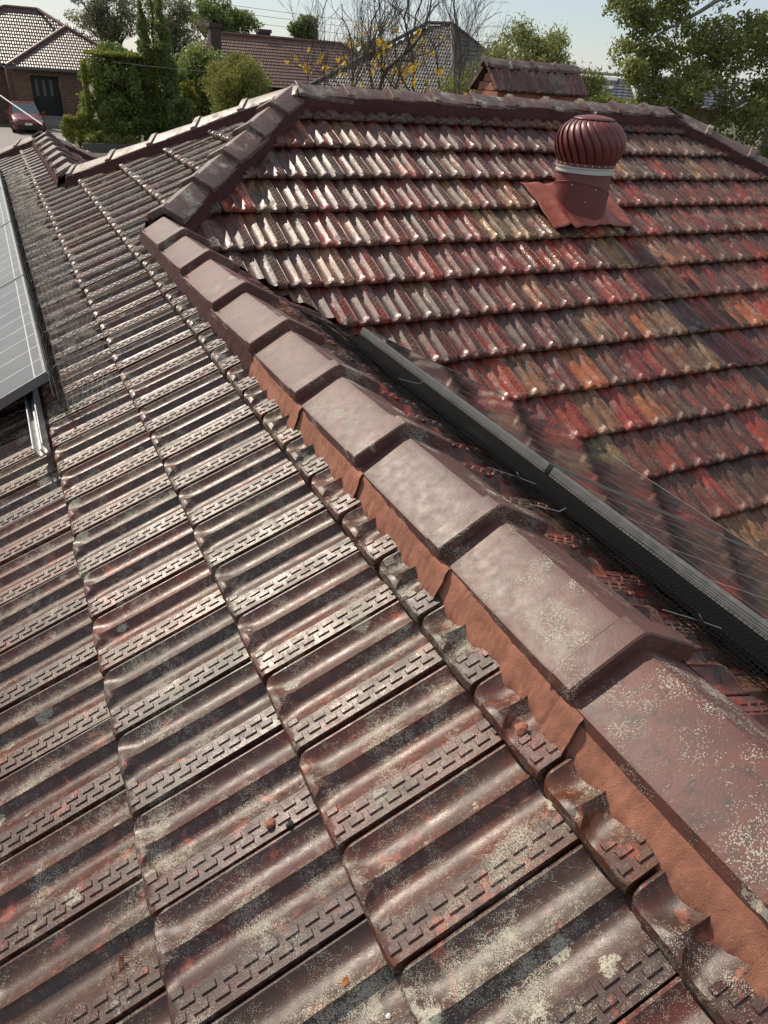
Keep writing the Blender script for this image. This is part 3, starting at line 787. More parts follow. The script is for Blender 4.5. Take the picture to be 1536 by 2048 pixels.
for i in range(nu + 1):
    for j in range(nv2 + 1):
        u_, v_ = i / nu, j / nv2
        x = VX - .38 + .74 * u_; y = VY - .245 + .50 * v_
        x += .018 * nz(u_ * 3, v_ * 5, 1); y += (.016 * nz(u_ * 6, 3, v_ * 2) + .007 * math.sin(u_ * 24)) * (1 - v_) - .05 * v_ * u_
        dx, dy = x - VX, y - VY
        z = zb(y) + .016 + .010 * math.sin((x * 2 * math.pi / TW)) * (.55 if v_ < .5 else .3) + .008 * nz(x * 9, y * 9, 2)
        e_ = abs(u_ - .19); z += .024 * math.exp(-(e_ / .035) ** 2) * (.2 + .8 * (1 - v_))
        e2 = abs(u_ - .80 + .12 * (1 - v_)); z += .010 * math.exp(-(e2 / .04) ** 2)
        z += .02 * math.exp(-((math.hypot(dx, dy) - .2) / .05) ** 2)
        if v_ > .9: z -= .03 * (v_ - .9) / .1
        fv.append((x, y, z))
fl.add(fv, [(i * (nv2 + 1) + j, (i + 1) * (nv2 + 1) + j, (i + 1) * (nv2 + 1) + j + 1, i * (nv2 + 1) + j + 1) for i in range(nu) for j in range(nv2)])
flo = fl.build('flashing', M['maroon_lead'], vent, smooth=True); flo['label'] = 'crumpled red flashing sheet around the shaft'
md = flo.modifiers.new('thick', 'SOLIDIFY'); md.thickness = .003

# ------------------------------------------------------------------ solar panels
def panel(name, label, group, origin, d, W, H, th=.036):
    """origin = lower left corner on the panel face, d = plan direction up the slope, W along the eave (to the right), H up the slope"""
    X, Y, Z = slope_frame(d); rt = -Y
    base = Matrix(((rt.x, X.x, Z.x, origin[0]), (rt.y, X.y, Z.y, origin[1]), (rt.z, X.z, Z.z, origin[2]), (0, 0, 0, 1)))
    e = empty(name, origin); tag(e, label, 'solar panel', group)
    def put(mb, nm, mat):
        me_ = mesh_from(nm, mb.v, mb.f, mat); o = link(nm, me_, None); o.parent = e
        o.matrix_parent_inverse = Matrix.Identity(4); o.matrix_basis = Matrix.Translation(-Vector(origin)) @ base
        return o
    put(MB().box((.011, .011, -.006), (W - .011, H - .011, -.0015)), 'glass', M['solar_glare'] if d == (1, 0) else M['solar'])
    put(MB().box((.012, .012, -.012), (W - .012, H - .012, -.0075)), 'backsheet', M['black'])
    w = .011
    for lo, hi in (((0, 0, -th), (W, w, 0)), ((0, H - w, -th), (W, H, 0)), ((0, w, -th), (w, H - w, 0)), ((W - w, w, -th), (W, H - w, 0))):
        mb = MB().box(lo, hi)
        o = put(mb, 'frame_rail', M['alu_frame'])
        # grooves along the outer side of the rail
    for (gz, gd) in ((-.010, .0012), (-.017, .0012), (-.024, .0012)):
        put(MB().box((0.0, H, gz - .0016), (W, H + gd, gz + .0016)), 'frame_rib', M['alu_dark'])
    return e
# on the west slope, left edge of the view
offA = Vector((-SP, 0, CP)) * .12
def panel_west(y0_, y1_, label):
    xt = -.262; X, Y, Z = slope_frame((1, 0)); H = 1.72
    top = Vector((xt - offA.x * 0, y1_, za(xt) + .12 / CP)); o = top - X * H
    return panel('solar_panel', label, 'solar panels on the west slope', o, (1, 0), y1_ - y0_, H)
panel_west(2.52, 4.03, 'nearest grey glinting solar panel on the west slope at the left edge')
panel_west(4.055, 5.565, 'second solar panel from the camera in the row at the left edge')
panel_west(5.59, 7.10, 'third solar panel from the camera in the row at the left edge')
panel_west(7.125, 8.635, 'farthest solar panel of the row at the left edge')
for xr_, ya in ((-.315, 2.10), (-1.5, 2.10)):
    b = MB(); zz = za(xr_) + .03
    X, Y, Z = slope_frame((1, 0)); mm_ = Matrix(((X.x, 0, Z.x, xr_), (X.y, 1, Z.y, 0), (X.z, 0, Z.z, za(xr_)), (0, 0, 0, 1)))
    b.box((-.020, ya, .012), (.020, 8.6, .018), mm_); b.box((-.020, ya, .0182), (-.016, 8.6, .056), mm_); b.box((.016, ya, .0182), (.020, 8.6, .056), mm_); b.box((-.004, ya, .0182), (.004, 8.6, .040), mm_)
    tag(b.build('mounting_rail', M['alu']), 'aluminium mounting rail sticking out below the nearest panel' if xr_ > -1 else 'aluminium mounting rail under the middle of the left panels', 'rail')
# on the east slope beyond the ridge
def panel_east(y0_, y1_, label):
    X, Y, Z = slope_frame((-1, 0)); H = 1.58; xt = 1.165
    top = Vector((xt, y1_, ze(xt) + .09 / CP)); o = top - X * H
    # right seen from below (looking west) is north
    o = Vector((o.x, y0_, o.z))
    return panel('solar_panel', label, 'solar panels on the east slope', o, (-1, 0), y1_ - y0_, H)
panel_east(1.165, 2.64, 'solar panel behind the ridge caps nearest the valley')
panel_east(-.335, 1.14, 'solar panel behind the ridge caps at the right edge')

# ------------------------------------------------------------------ bird guard mesh
def guard(fn, ulen, nu, nv, rad, mat, name, label, skip=None):
    """fn(u,v) -> point ; wires of a welded net"""
    b = MB()
    for j in range(nv + 1):
        b.tube([fn(i / nu, j / nv) for i in range(nu + 1)], rad, 3, False)
    for i in range(nu + 1):
        b.tube([fn(i / nu, j / nv) for j in range(nv + 1)], rad, 3, False)
    o = b.build(name, mat, smooth=True); return tag(o, label, 'wire mesh')
def gA(u, v):
    y = 2.30 + 6.3 * u; w = .12 * nz(y * 1.7, 4, 1); wd = .20 + .05 * nz(y * 2.3, 1, 6) + .03 * nz(y * 7, 2, 1)
    x0_ = -.255; z0_ = za(x0_) + .115
    if v < .32:
        t_ = v / .32; x = x0_ + .012 * math.sin(math.pi * t_) + .006 * nz(y * 9, t_, 2); z = z0_ + (za(x0_) + .02 - z0_) * t_
        x += .03 * t_
    else:
        t_ = (v - .32) / .68; x = x0_ + .03 + wd * t_; z = za(x) + .008 + .016 * abs(nz(y * 5, t_ * 2, 3)) + .02 * t_ * max(0, nz(y * 3, 8, t_))
    dy = -.04 * (v - .3) * nz(y * 1.3, 3, 3) if v > .3 else 0
    return (x, y + dy, z)
guard(gA, 6.3, 252, 13, .0011, M['wire'], 'bird_guard_mesh', 'black wire mesh spilling from the left panels onto the tiles')
def gE(u, v):
    y = -.45 + 3.25 * u; xt = 1.150; zt = ze(1.165) + .09 / CP - .034
    if v < .45:
        t_ = v / .45; x = xt - .006 - .125 * t_; z = zt + .014 + (ze(x) + .024 - zt - .014) * t_ + .004 * nz(y * 5, t_, 2)
    else:
        t_ = (v - .45) / .55; x = xt - .131 - (.15 + .03 * nz(y * 4, 1, 1)) * t_; z = ze(x) + .012 + .020 * abs(nz(y * 6, t_ * 3, 2)) + .012 * t_
        x += .008 * nz(y * 13, t_ * 4, 1)
    return (x, y + .012 * nz(y * 8, v * 3, 5), z)
guard(gE, 3.2, 230, 26, .0010, M['wire_dark'], 'bird_guard_mesh', 'black wire mesh between the ridge caps and the east panels')
b = MB(); sk = [(1.149, ze(1.149) + .062), (1.11, ze(1.11) + .042), (1.07, ze(1.07) + .022), (1.07, ze(1.07) + .004), (1.149, ze(1.149) + .004)]; b.add([(x_, y_, z_) for y_ in (-.45, 2.60) for x_, z_ in sk], [(i, (i + 1) % 5, 5 + (i + 1) % 5, 5 + i) for i in range(5)] + [(4, 3, 2, 1, 0), (5, 6, 7, 8, 9)]); tag(b.build('mesh_backing', M['wire_dark']), 'black skirt standing in for dense mesh and shade below the east panels', 'backing')  # solid black sheet standing in for dense mesh and shade under the frames
for (x, y) in ((.931, 1.027), (.944, .334)):
    e = empty('mesh_clip', (x, y, ze(x) + .03)); tag(e, 'round black clip on the wire mesh ' + ('beside the panel joint' if y > .6 else 'at the right edge'), 'clip', 'clips on the wire mesh')
    m_ = Matrix.Translation((x, y, ze(x) + .045)) @ Matrix.Rotation(R(62), 4, 'Y') @ Matrix.Rotation(R(20), 4, 'X')
    MB().lathe([(.019, -.001), (.019, .001), (.005, .003)], 20, m_).build('disc', M['black'], e)
    MB().tube([(x - .09, y + .04, ze(x - .09) + .03), (x, y, ze(x) + .045), (x + .05, y - .02, ze(x + .05) + .05)], .0011, 5).build('pin', M['wire_grey'], e)
for i, (x, y) in enumerate(((1.10, 1.95), (.90, .80))):
    tag(MB().tube([(x - .075, y + .035, ze(x - .075) + .03), (x, y, ze(x) + .05), (x + .015, y - .005, ze(x) + .06)], .0014, 5).build('wire_pin', M['wire_grey']), 'pale wire pin poking from the mesh ' + ('behind the middle ridge caps' if i == 0 else 'behind the near ridge cap'), 'wire')
for i in range(13):
    y = 2.72 + i * .47
    e = tag(MB().tube([(-.262, y, za(-.262) + .075), (-.25, y + .004, za(-.25) + .05), (-.12, y + .05, za(-.12) + .075 + .01 * nz(i, 1, 1))], .0018, 5).build('wire_pin', M['wire_grey']), 'pale wire pin along the left panels, ' + ('nearest', 'second nearest', 'third', 'fourth', 'fifth', 'sixth', 'seventh', 'eighth', 'ninth', 'tenth', 'eleventh', 'second farthest', 'farthest')[i] + ' from the camera', 'wire', 'wire pins along the left panels')

# ------------------------------------------------------------------ crumbs and leaves on the tiles
def tile_z(x, pan=.0):
    f = (x / (GAUGE * CP)) % 1.0
    return za(x) - .036 * f / CP - pan
def crumb(x, y, r, mat, name, label, cat, flat=.6, dz=.0):
    bm = bmesh.new(); bmesh.ops.create_icosphere(bm, subdivisions=2, radius=r)
    for v in bm.verts:
        k_ = 1 + .45 * nz(v.co.x / r * 1.3 + x * 50, v.co.y / r * 1.3, v.co.z / r * 1.3); v.co = Vector((v.co.x * k_ * 1.25, v.co.y * k_, v.co.z * k_ * flat))
    me_ = bpy.data.meshes.new(name); bm.to_mesh(me_); bm.free(); me_.materials.append(mat)
    o = link(name, me_); o.location = (x, y, tile_z(x, .006) + r * .45); o.rotation_euler = (0, -PITCH, x * 40); tag(o, label, cat)
crumb(.326, .186, .0105, M['mortar'], 'mortar_crumb', 'red mortar crumb lying in a tile pan beside the fresh pointing', 'crumb', .7, -.008)
crumb(-.068, .339, .0105, M['mortar'], 'mortar_crumb', 'larger red brown crumb on a tile near the bottom', 'crumb', .6, -.012)
crumb(-.040, .316, .008, M['deck'], 'dirt_clod', 'dark dirt clod beside the red brown crumb', 'dirt', .7, -.014)
crumb(-.017, -.030, .0035, M['white_metal'], 'white_chip', 'tiny white chip near the bottom edge', 'chip', .6, -.020)
def leaf(x, y, s, c, ang, label, dz=-.012, tilt=0.3):
    k_ = simple('dry_leaf_%.2f' % x, c, .7); vs_ = []; fs_ = []
    out = [(-1, 0), (-.55, .42), (.1, .5), (.7, .3), (1, 0), (.7, -.28), (.1, -.48), (-.5, -.4)]
    vs_ = [(px * s, py * s, .18 * s * (px * px - .3)) for px, py in out] + [(0, 0, -.1 * s)]
    vs_ += [(a_, b_, c_ - .0008) for a_, b_, c_ in vs_]
    fs_ = [(8, i, (i + 1) % 8) for i in range(8)] + [(17, 9 + (i + 1) % 8, 9 + i) for i in range(8)] + [(i, 9 + i, 9 + (i + 1) % 8, (i + 1) % 8) for i in range(8)]
    o = link('dry_leaf', mesh_from('dry_leaf', vs_, fs_, k_)); o.location = (x, y, tile_z(x, .005) + s * .25); o.rotation_euler = (tilt, -PITCH, ang); tag(o, label, 'leaf')
leaf(-.052, .042, .008, (.55, .20, .06), .6, 'small bright orange chip of leaf near the bottom', -.018)
leaf(-.352, .290, .010, (.30, .11, .05), 1.2, 'curled red brown leaf among twigs at the lower left')
leaf(-.275, .395, .010, (.24, .17, .11), 2.2, 'pale brown leaf against a tile nose at the lower left', -.02)
tw = MB(); rs = np.random.default_rng(3)
for i in range(16):
    x = -.335 + rs.normal(0, .018); y = .285 + rs.normal(0, .022); a = rs.uniform(0, 6.28); L = rs.uniform(.012, .03)
    tw.tube([(x, y, tile_z(x, .006)), (x + math.cos(a) * L * .5, y + math.sin(a) * L * .5, tile_z(x, .004) + .2 * L), (x + math.cos(a + .3) * L, y + math.sin(a + .3) * L, tile_z(x + math.cos(a) * L, .006))], .0007, 4)
tag(tw.build('twig_litter', simple('twigs', (.09, .06, .04), .9)), 'scatter of dry twigs on the lower left tiles', kind='stuff')

# ------------------------------------------------------------------ far houses
def far_roof_mat(name, c, rough):
    k = NT(name); p = k.pos(); n = k.noise(p, 1.7, 5, .65)
    return k.set(base=k.mix(k.ramp(n, .3, .7), tuple(x * .65 for x in c), tuple(x * 1.2 for x in c)), rough=k.ramp(k.noise(p, 9, 3), .3, .7, rough - .05, rough + .08), spec=.6)
def far_slope(name, poly, mat, parent, tw=.30, tg=.34):
    """poly : world points of a planar roof face, the first edge is the eave (left to right seen from outside)"""
    P = [Vector(p) for p in poly]; ex = (P[1] - P[0]).normalized(); nrm = ex.cross(P[2] - P[0]).normalized(); up = nrm.cross(ex)
    q2 = [((p - P[0]).dot(ex), (p - P[0]).dot(up)) for p in P]
    def span(v):
        xs = []
        for i in range(len(q2)):
            (x0_, y0_), (x1_, y1_) = q2[i], q2[(i + 1) % len(q2)]
            if (y0_ <= v < y1_) or (y1_ <= v < y0_): xs.append(x0_ + (x1_ - x0_) * (v - y0_) / (y1_ - y0_))
        return (min(xs), max(xs)) if len(xs) > 1 else None
    b = MB(); vmax = max(y for x, y in q2); nrow = int(vmax / tg) + 1
    offs = [(0, 0), (.18, -.020), (.40, .004), (.5, .004), (.66, -.018), (.86, .0), (1, 0)]
    for r in range(nrow):
        v0 = r * tg; v1 = min(v0 + tg, vmax); sp = span((v0 + v1) / 2)
        if not sp: continue
        x = math.floor(sp[0] / tw) * tw + (tw / 2 if r % 2 else 0) - tw
        while x < sp[1]:
            if x + tw < sp[0]: x += tw; continue
            vs_ = []; xs_ = []
            for (f_, h_) in offs:
                xx = min(max(x + f_ * tw, sp[0]), sp[1]); xs_.append(xx)
                vs_ += [P[0] + ex * xx + up * v0 + nrm * (.005), P[0] + ex * xx + up * v0 + nrm * (.045 + h_), P[0] + ex * xx + up * (v0 + .03) + nrm * (.052 + h_), P[0] + ex * xx + up * v1 + nrm * (.015 + h_)]
            fs_ = []
            for i in range(len(offs) - 1):
                if xs_[i + 1] - xs_[i] < 1e-4: continue
                for j in range(3): fs_.append((4 * i + j, 4 * (i + 1) + j, 4 * (i + 1) + j + 1, 4 * i + j + 1))
            b.add(vs_, fs_); x += tw
    o = b.build(name, mat, parent); tag(o, kind='stuff'); o['label'] = 'courses of far roof tiles'; return o
def bar(p0, p1, r, name, mat, parent, n=6): return MB().tube([p0, p1], r, n).build(name, mat, parent)
M['far_tile'] = far_roof_mat('far_tile_glossy', (.10, .065, .058), .44)
M['far_tile2'] = far_roof_mat('far_tile_brown', (.16, .078, .055), .46)
M['far_tile3'] = far_roof_mat('far_tile_grey', (.085, .072, .066), .48)
M['dark_paint'] = simple('dark_green_paint', (.018, .026, .026), .45)
M['gutter'] = simple('gutter_paint', (.10, .09, .085), .5)
M['pale_glass'] = simple('leadlight_glass', (.20, .18, .17), .2)
M['white_paint'] = simple('white_paint', (.75, .74, .70), .55, 0, .05)
M['concrete'] = simple('concrete_step', (.30, .28, .26), .85)
# left neighbour
hA = empty('brick_bungalow', (4, 58, GROUND)); tag(hA, 'brown brick bungalow with glittering tiled roof behind the parked car', 'house')
FY = 55.0; ez = -.17
far_slope('roof_courses', [(-6.5, 57.2, ez), (12, 57.2, ez), (4.3, 62.2, 2.62 + .30), (2.3, 62.2, 2.62 + .30)], M['far_tile'], hA)
far_slope('roof_courses', [(1.55, FY - .3, ez - .05), (9.6, FY - .3, ez - .05), (5.6, 59.1, 2.02)], M['far_tile'], hA)
b = MB(); b.add([(1.6, FY, ez - .2), (9.5, FY, ez - .2), (5.6, 59.0, 1.95), (-9, 57.3, ez - .1), (12, 57.3, ez - .1), (4.3, 62.1, 2.80), (2.3, 62.1, 2.80), (9.6, 66, ez), (-9, 66, ez)], [(0, 1, 2), (3, 4, 5, 6), (4, 7, 5), (7, 8, 6, 5), (8, 3, 6)])
b.build('roof_underside', M['deck'], hA)
for p0, p1 in (((1.5, FY - .35, ez), (5.6, 59.1, 2.1)), ((5.6, 59.1, 2.1), (9.7, FY - .35, ez)), ((5.6, 59.2, 2.1), (4.3, 62.2, 3.0)), ((4.3, 62.2, 3.0), (2.3, 62.2, 3.0)), ((2.3, 62.2, 3.0), (-6.5, 57.2, ez))):
    bar(p0, p1, .10, 'ridge_cap', M['far_tile2'], hA)
b = MB(); b.box((1.4, FY - .45, ez - .17), (9.6, FY - .30, ez - .02)); b.build('gutter', M['gutter'], hA)
b = MB(); b.box((-9, 57.0, ez - .17), (1.39, 57.15, ez - .02)); b.build('gutter', M['gutter'], hA)
b = MB(); b.box((1.75, FY, GROUND), (2.72, FY + .3, ez - .18)); b.box((4.35, FY, GROUND), (5.9, FY + .3, ez - .18)); b.box((2.72, FY, -.62), (4.35, FY + .3, ez - .18)); b.box((5.62, FY + .3, GROUND), (5.9, 61, ez - .18)); b.build('wall', M['brick_brown'], hA)
b = MB(); b.box((-9, 57.6, GROUND), (1.75, 57.9, ez - .18)); b.box((1.45, FY + .31, GROUND), (1.75, 57.6, ez - .18)); b.build('wall', M['brick_brown'], hA)
door = MB().box((2.75, FY + .9, -2.85), (4.40, FY + 1.0, -.62)).build('door', M['dark_paint'], hA)
for i in range(3): MB().box((2.98 + i * .42, FY + .88, -1.75), (3.16 + i * .42, FY + .899, -.85)).build('glass_light', M['pale_glass'], door)
MB().box((2.55, FY + .3, GROUND), (4.5, FY + .9, -2.86)).build('step', M['concrete'], hA)
MB().box((2.45, FY - .35, GROUND), (5.0, FY - .01, -3.0)).build('step', M['concrete'], hA)
MB().box((2.35, FY - .75, GROUND), (5.2, FY - .36, -3.2)).build('step', M['concrete'], hA)
MB().box((5.85, FY - .06, -3.2), (5.93, FY - .01, ez - .2)).build('downpipe', M['white_paint'], hA)
# middle house behind the bushes
hB = empty('tiled_house_behind', (20, 62, GROUND)); tag(hB, 'house with brown tiled roof and tall chimney behind the rounded bush', 'house')
far_slope('roof_courses', [(12.2, 55.2, -.55), (29.8, 55.2, -.55), (25.3, 59.6, 2.42), (15.2, 59.6, 2.42)], M['far_tile2'], hB)
b = MB(); b.add([(12.4, 55.4, -.65), (29.6, 55.4, -.65), (29.6, 65, -.65), (12.4, 65, -.65), (25.3, 59.7, 2.36), (15.2, 59.7, 2.36)], [(0, 1, 4, 5), (1, 2, 4), (2, 3, 5, 4), (3, 0, 5)]); b.build('roof_underside', M['deck'], hB)
bar((15.1, 59.65, 2.5), (25.4, 59.65, 2.5), .12, 'ridge_cap', M['far_tile2'], hB); bar((25.3, 59.6, 2.5), (29.9, 55.1, -.5), .12, 'ridge_cap', M['far_tile2'], hB)
M['chimney_paint'] = simple('dark_rendered_chimney', (.07, .048, .045), .8)
def chim(x, y, z0_, z1_, w): 
    o = MB().box((x - w, y - w, z0_), (x + w, y + w, z1_)).build('chimney', M['chimney_paint'], hB); MB().box((x - w - .08, y - w - .08, z1_ + .001), (x + w + .08, y + w + .08, z1_ + .22)).build('chimney_cap', M['chimney_paint'], o)
chim(15.0, 57.6, .4, 2.75, .36); chim(19.4, 60.4, 1.6, 2.75, .42)
MB().box((13, 56, GROUND), (29, 64, -.66)).build('wall', M['brick_brown'], hB)
# right middle house (peak between the bare tree and the bushy tree)
hC = empty('hip_roof_house', (22.5, 41, GROUND)); tag(hC, 'grey tiled hip roof peak between the bare tree and the bushy tree', 'house')
far_slope('roof_courses', [(14.2, 38.4, -.1), (20.0, 33.2, -.1), (22.5, 38.4, 3.25), (21.5, 38.95, 3.2)], M['far_tile3'], hC, .28, .30)
far_slope('roof_courses', [(20.0, 33.2, -.1), (29.3, 37.6, -.1), (22.5, 38.4, 3.25)], M['far_tile3'], hC, .28, .30)
for p0, p1 in (((22.5, 38.4, 3.30), (20.0, 33.2, -.05)), ((22.5, 38.4, 3.3), (29.3, 37.6, -.05)), ((22.5, 38.4, 3.3), (21.4, 39, 3.25)), ((21.4, 39, 3.25), (14.2, 38.4, -.05))): bar(p0, p1, .09, 'ridge_cap', M['far_tile3'], hC)
b = MB(); b.box((17, 37.5, GROUND), (26, 43, -.2)); b.build('wall', M['brick_brown'], hC)
# dark low roof beside the big tree
hD = empty('dark_roof_house', (24, 27, GROUND)); tag(hD, 'low dark grey roof with skylights beside the large tree', 'house')
M['slate'] = simple('dark_grey_roof', (.10, .105, .115), .4, .0, .12, 4)
M['flash_grey'] = simple('grey_ridge', (.33, .33, .33), .5)
far_slope('roof_courses', [(20.2, 26.6, .55), (25.4, 21.9, .55), (26.6, 23.4, 1.42), (21.2, 28.0, 1.42)], M['slate'], hD, .5, .24)
bar((21.1, 28.0, 1.47), (26.7, 23.35, 1.47), .06, 'ridge_cap', M['flash_grey'], hD); bar((23.75, 25.85, 1.50), (22.95, 24.15, .62), .10, 'hip_flashing', M['flash_grey'], hD)
for (x, y, z) in ((22.75, 26.05, 1.22), (22.35, 25.75, .93)):
    o = MB().box((-.45, -.03, -.06), (.45, .25, .06), Matrix.Translation((x, y, z)) @ Matrix.Rotation(R(-42), 4, 'Z') @ Matrix.Rotation(R(20), 4, 'X')).build('skylight', M['flash_grey'], hD)
b = MB(); b.add([(20.6, 27.2, GROUND), (25.8, 22.5, GROUND), (27, 24, GROUND), (21.6, 28.6, GROUND), (20.6, 27.2, .5), (25.8, 22.5, .5), (27, 24, .5), (21.6, 28.6, .5)], [(0, 1, 5, 4), (1, 2, 6, 5), (2, 3, 7, 6), (3, 0, 4, 7)]); b.build('wall', M['brick_brown'], hD)

# ------------------------------------------------------------------ car
car = empty('parked_car', (1.95, 51.6, GROUND)); tag(car, 'red hatchback facing the camera in the driveway', 'car')
M['car_paint'] = simple('red_car_paint', (.17, .028, .032), .25, .1, .05, 2, spec=.6)
M['windscreen'] = simple('car_glass', (.06, .085, .09), .08, 0, .05)
M['rubber'] = simple('tyre_rubber', (.02, .02, .02), .8)
M['lamp'] = simple('headlamp_glass', (.5, .5, .5), .15)
cx, cy = 1.95, 49.9                              # front bumper at y = cy, car points south
sec = [  # y back from nose, half width bottom/top, z low, z high
    (0.00, .62, .55, .34, .62), (.06, .76, .66, .26, .74), (.30, .84, .72, .22, .86), (.95, .88, .76, .22, .98), (1.02, .88, .74, .22, 1.00)]
b = MB(); vs_ = []
stn = [(0, .60, .34, .60), (.05, .78, .24, .74), (.35, .86, .20, .86), (1.0, .89, .20, .99), (2.0, .90, .20, 1.0), (3.3, .89, .20, 1.0), (3.95, .84, .24, .96), (4.05, .74, .34, .86)]
for (dy, hw_, zl, zh) in stn:
    vs_ += [(cx - hw_ * .94, cy + dy, GROUND + zl), (cx - hw_, cy + dy, GROUND + (zl + zh) * .48), (cx - hw_ * .90, cy + dy, GROUND + zh - .05), (cx - hw_ * .70, cy + dy, GROUND + zh), (cx + hw_ * .70, cy + dy, GROUND + zh), (cx + hw_ * .90, cy + dy, GROUND + zh - .05), (cx + hw_, cy + dy, GROUND + (zl + zh) * .48), (cx + hw_ * .94, cy + dy, GROUND + zl)]
n8 = 8; b.add(vs_, [(i * n8 + k_, (i + 1) * n8 + k_, (i + 1) * n8 + (k_ + 1) % n8, i * n8 + (k_ + 1) % n8) for i in range(len(stn) - 1) for k_ in range(n8)] + [tuple(range(n8)), tuple((len(stn) - 1) * n8 + k_ for k_ in range(n8 - 1, -1, -1))])
body = b.build('body', M['car_paint'], car, autosmooth=35)
b = MB(); cab = [(1.0, .76, .985), (1.85, .62, 1.46), (2.7, .60, 1.50), (3.5, .58, 1.42), (4.0, .70, .95)]; vs_ = []
for (dy, hw_, zh) in cab: vs_ += [(cx - hw_, cy + dy, GROUND + zh), (cx + hw_, cy + dy, GROUND + zh)]
for (dy, hw_, zh) in cab: vs_ += [(cx - .80, cy + dy, GROUND + .96), (cx + .80, cy + dy, GROUND + .96)]
b.add(vs_, [(2 * i, 2 * i + 1, 2 * i + 3, 2 * i + 2) for i in range(1, 4)] + [(2 * i, 2 * i + 2, 10 + 2 * i + 2, 10 + 2 * i) for i in range(4)] + [(2 * i + 1, 10 + 2 * i + 1, 10 + 2 * i + 3, 2 * i + 3) for i in range(4)]); b.build('roof', M['car_paint'], car)
b = MB(); b.add([(cx - .74, cy + 1.0, GROUND + .99), (cx + .74, cy + 1.0, GROUND + .99), (cx + .60, cy + 1.84, GROUND + 1.45), (cx - .60, cy + 1.84, GROUND + 1.45)], [(0, 1, 2, 3)]); b.build('windscreen', M['windscreen'], car)
for s_ in (-1, 1):
    MB().box((cx + s_ * .66 - .14, cy + .03, GROUND + .60), (cx + s_ * .66 + .14, cy + .20, GROUND + .74)).build('headlight', M['lamp'], car)
    mr = MB(); mr.box((cx + s_ * .96 - .10, cy + 1.22, GROUND + .95), (cx + s_ * .96 + .10, cy + 1.32, GROUND + 1.08)); mr.build('mirror', M['car_paint'], car)
    for dy in (.75, 3.25):
        wm = Matrix.Translation((cx + s_ * .80, cy + dy, GROUND + .31)) @ Matrix.Rotation(R(90), 4, 'Y')
        o = MB().lathe([(.20, -.09), (.30, -.09), (.31, 0), (.30, .09), (.20, .09)], 20, wm).build('wheel', M['rubber'], car)
        MB().lathe([(.19, -.08), (.19, .08)], 14, wm).build('rim', M['alu'], o)
MB().box((cx - .60, cy - .03, GROUND + .25), (cx + .60, cy + .03, GROUND + .47)).build('grille', M['black'], car)
MB().box((cx - .19, cy - .05, GROUND + .46), (cx + .19, cy - .031, GROUND + .57)).build('number_plate', M['white_paint'], car)

# ------------------------------------------------------------------ trees, shrubs
def leaf_mat(name, c, var=.35, trans=.42):
    k = NT(name); p = k.pos(); n = k.noise(p, 1.3, 3); oi = k.noise(p, 23, 2)
    base = k.mix(k.ramp(n, .3, .7), tuple(x * (1 - var) for x in c), tuple(x * (1 + var) for x in c))
    base = k.mix(k.ramp(oi, .35, .7, 0, .6), base, tuple(min(1, x * y) for x, y in zip(c, (1.7, 1.5, .9))))
    k.set(base=base, rough=.5, spec=.35)
    tr = k.new('ShaderNodeBsdfTranslucent'); k.link(base, tr.inputs['Color']); mx = k.new('ShaderNodeMixShader'); mx.inputs[0].default_value = trans
    k.link(k.b.outputs[0], mx.inputs[1]); k.link(tr.outputs[0], mx.inputs[2]); k.link(mx.outputs[0], k.out.inputs['Surface'])
    return k.m
LM = {'olive': leaf_mat('leaves_olive', (.22, .235, .07)), 'gum': leaf_mat('leaves_gum', (.20, .225, .085)), 'dark': leaf_mat('leaves_dark', (.145, .19, .065)),
      'hedge': leaf_mat('leaves_hedge', (.175, .225, .07)), 'yellow': leaf_mat('leaves_lime', (.17, .17, .02)), 'grey': leaf_mat('leaves_grey', (.19, .195, .13)),
      'autumn': leaf_mat('leaves_autumn', (.78, .50, .05), .2, .5), 'lime': leaf_mat('leaves_bright', (.20, .23, .05))}
M['bark'] = simple('bark', (.12, .10, .085), .9, 0, .3, 12, .4); M['bark_pale'] = simple('bark_pale', (.26, .24, .21), .85, 0, .3, 6, .4)
def leaves(blobs, n, size, rs, aspect=2.0, up=0.0, shell=.55):
    """blobs : (cx,cy,cz,rx,ry,rz) ; leaf shaped quads in clumps through the volume"""
    vol = np.array([b_[3] * b_[4] * b_[5] for b_ in blobs]) ** .75; pr = vol / vol.sum()
    idx = rs.choice(len(blobs), n, p=pr); B_ = np.array(blobs)[idx]
    d = rs.normal(size=(n, 3)); d /= np.linalg.norm(d, axis=1)[:, None]
    r = shell + (1 - shell) * rs.random(n) ** .6; r = np.where(rs.random(n) < .25, rs.random(n) ** .5, r) * (1 + .12 * rs.normal(size=n))
    c = B_[:, :3] + d * r[:, None] * B_[:, 3:]
    a = rs.normal(size=(n, 3)); a[:, 2] -= up; a /= np.linalg.norm(a, axis=1)[:, None]
    nn = rs.normal(size=(n, 3)); nn[:, 2] += .6; b_ = np.cross(a, nn); b_ /= np.linalg.norm(b_, axis=1)[:, None] + 1e-9
    s = size * rs.uniform(.6, 1.35, n)[:, None]; l = a * s; w = b_ * s / aspect
    V = np.stack([c - l, c - w * 1.0 + l * .1, c + l, c + w * 1.0 + l * .1], 1).reshape(-1, 3)
    return V, np.arange(4 * n).reshape(-1, 4)
def leaf_obj(name, V, F, mat, parent):
    me_ = bpy.data.meshes.new(name); me_.from_pydata(V.tolist(), [], F.tolist()); me_.materials.append(mat); me_.update(); return link(name, me_, parent)
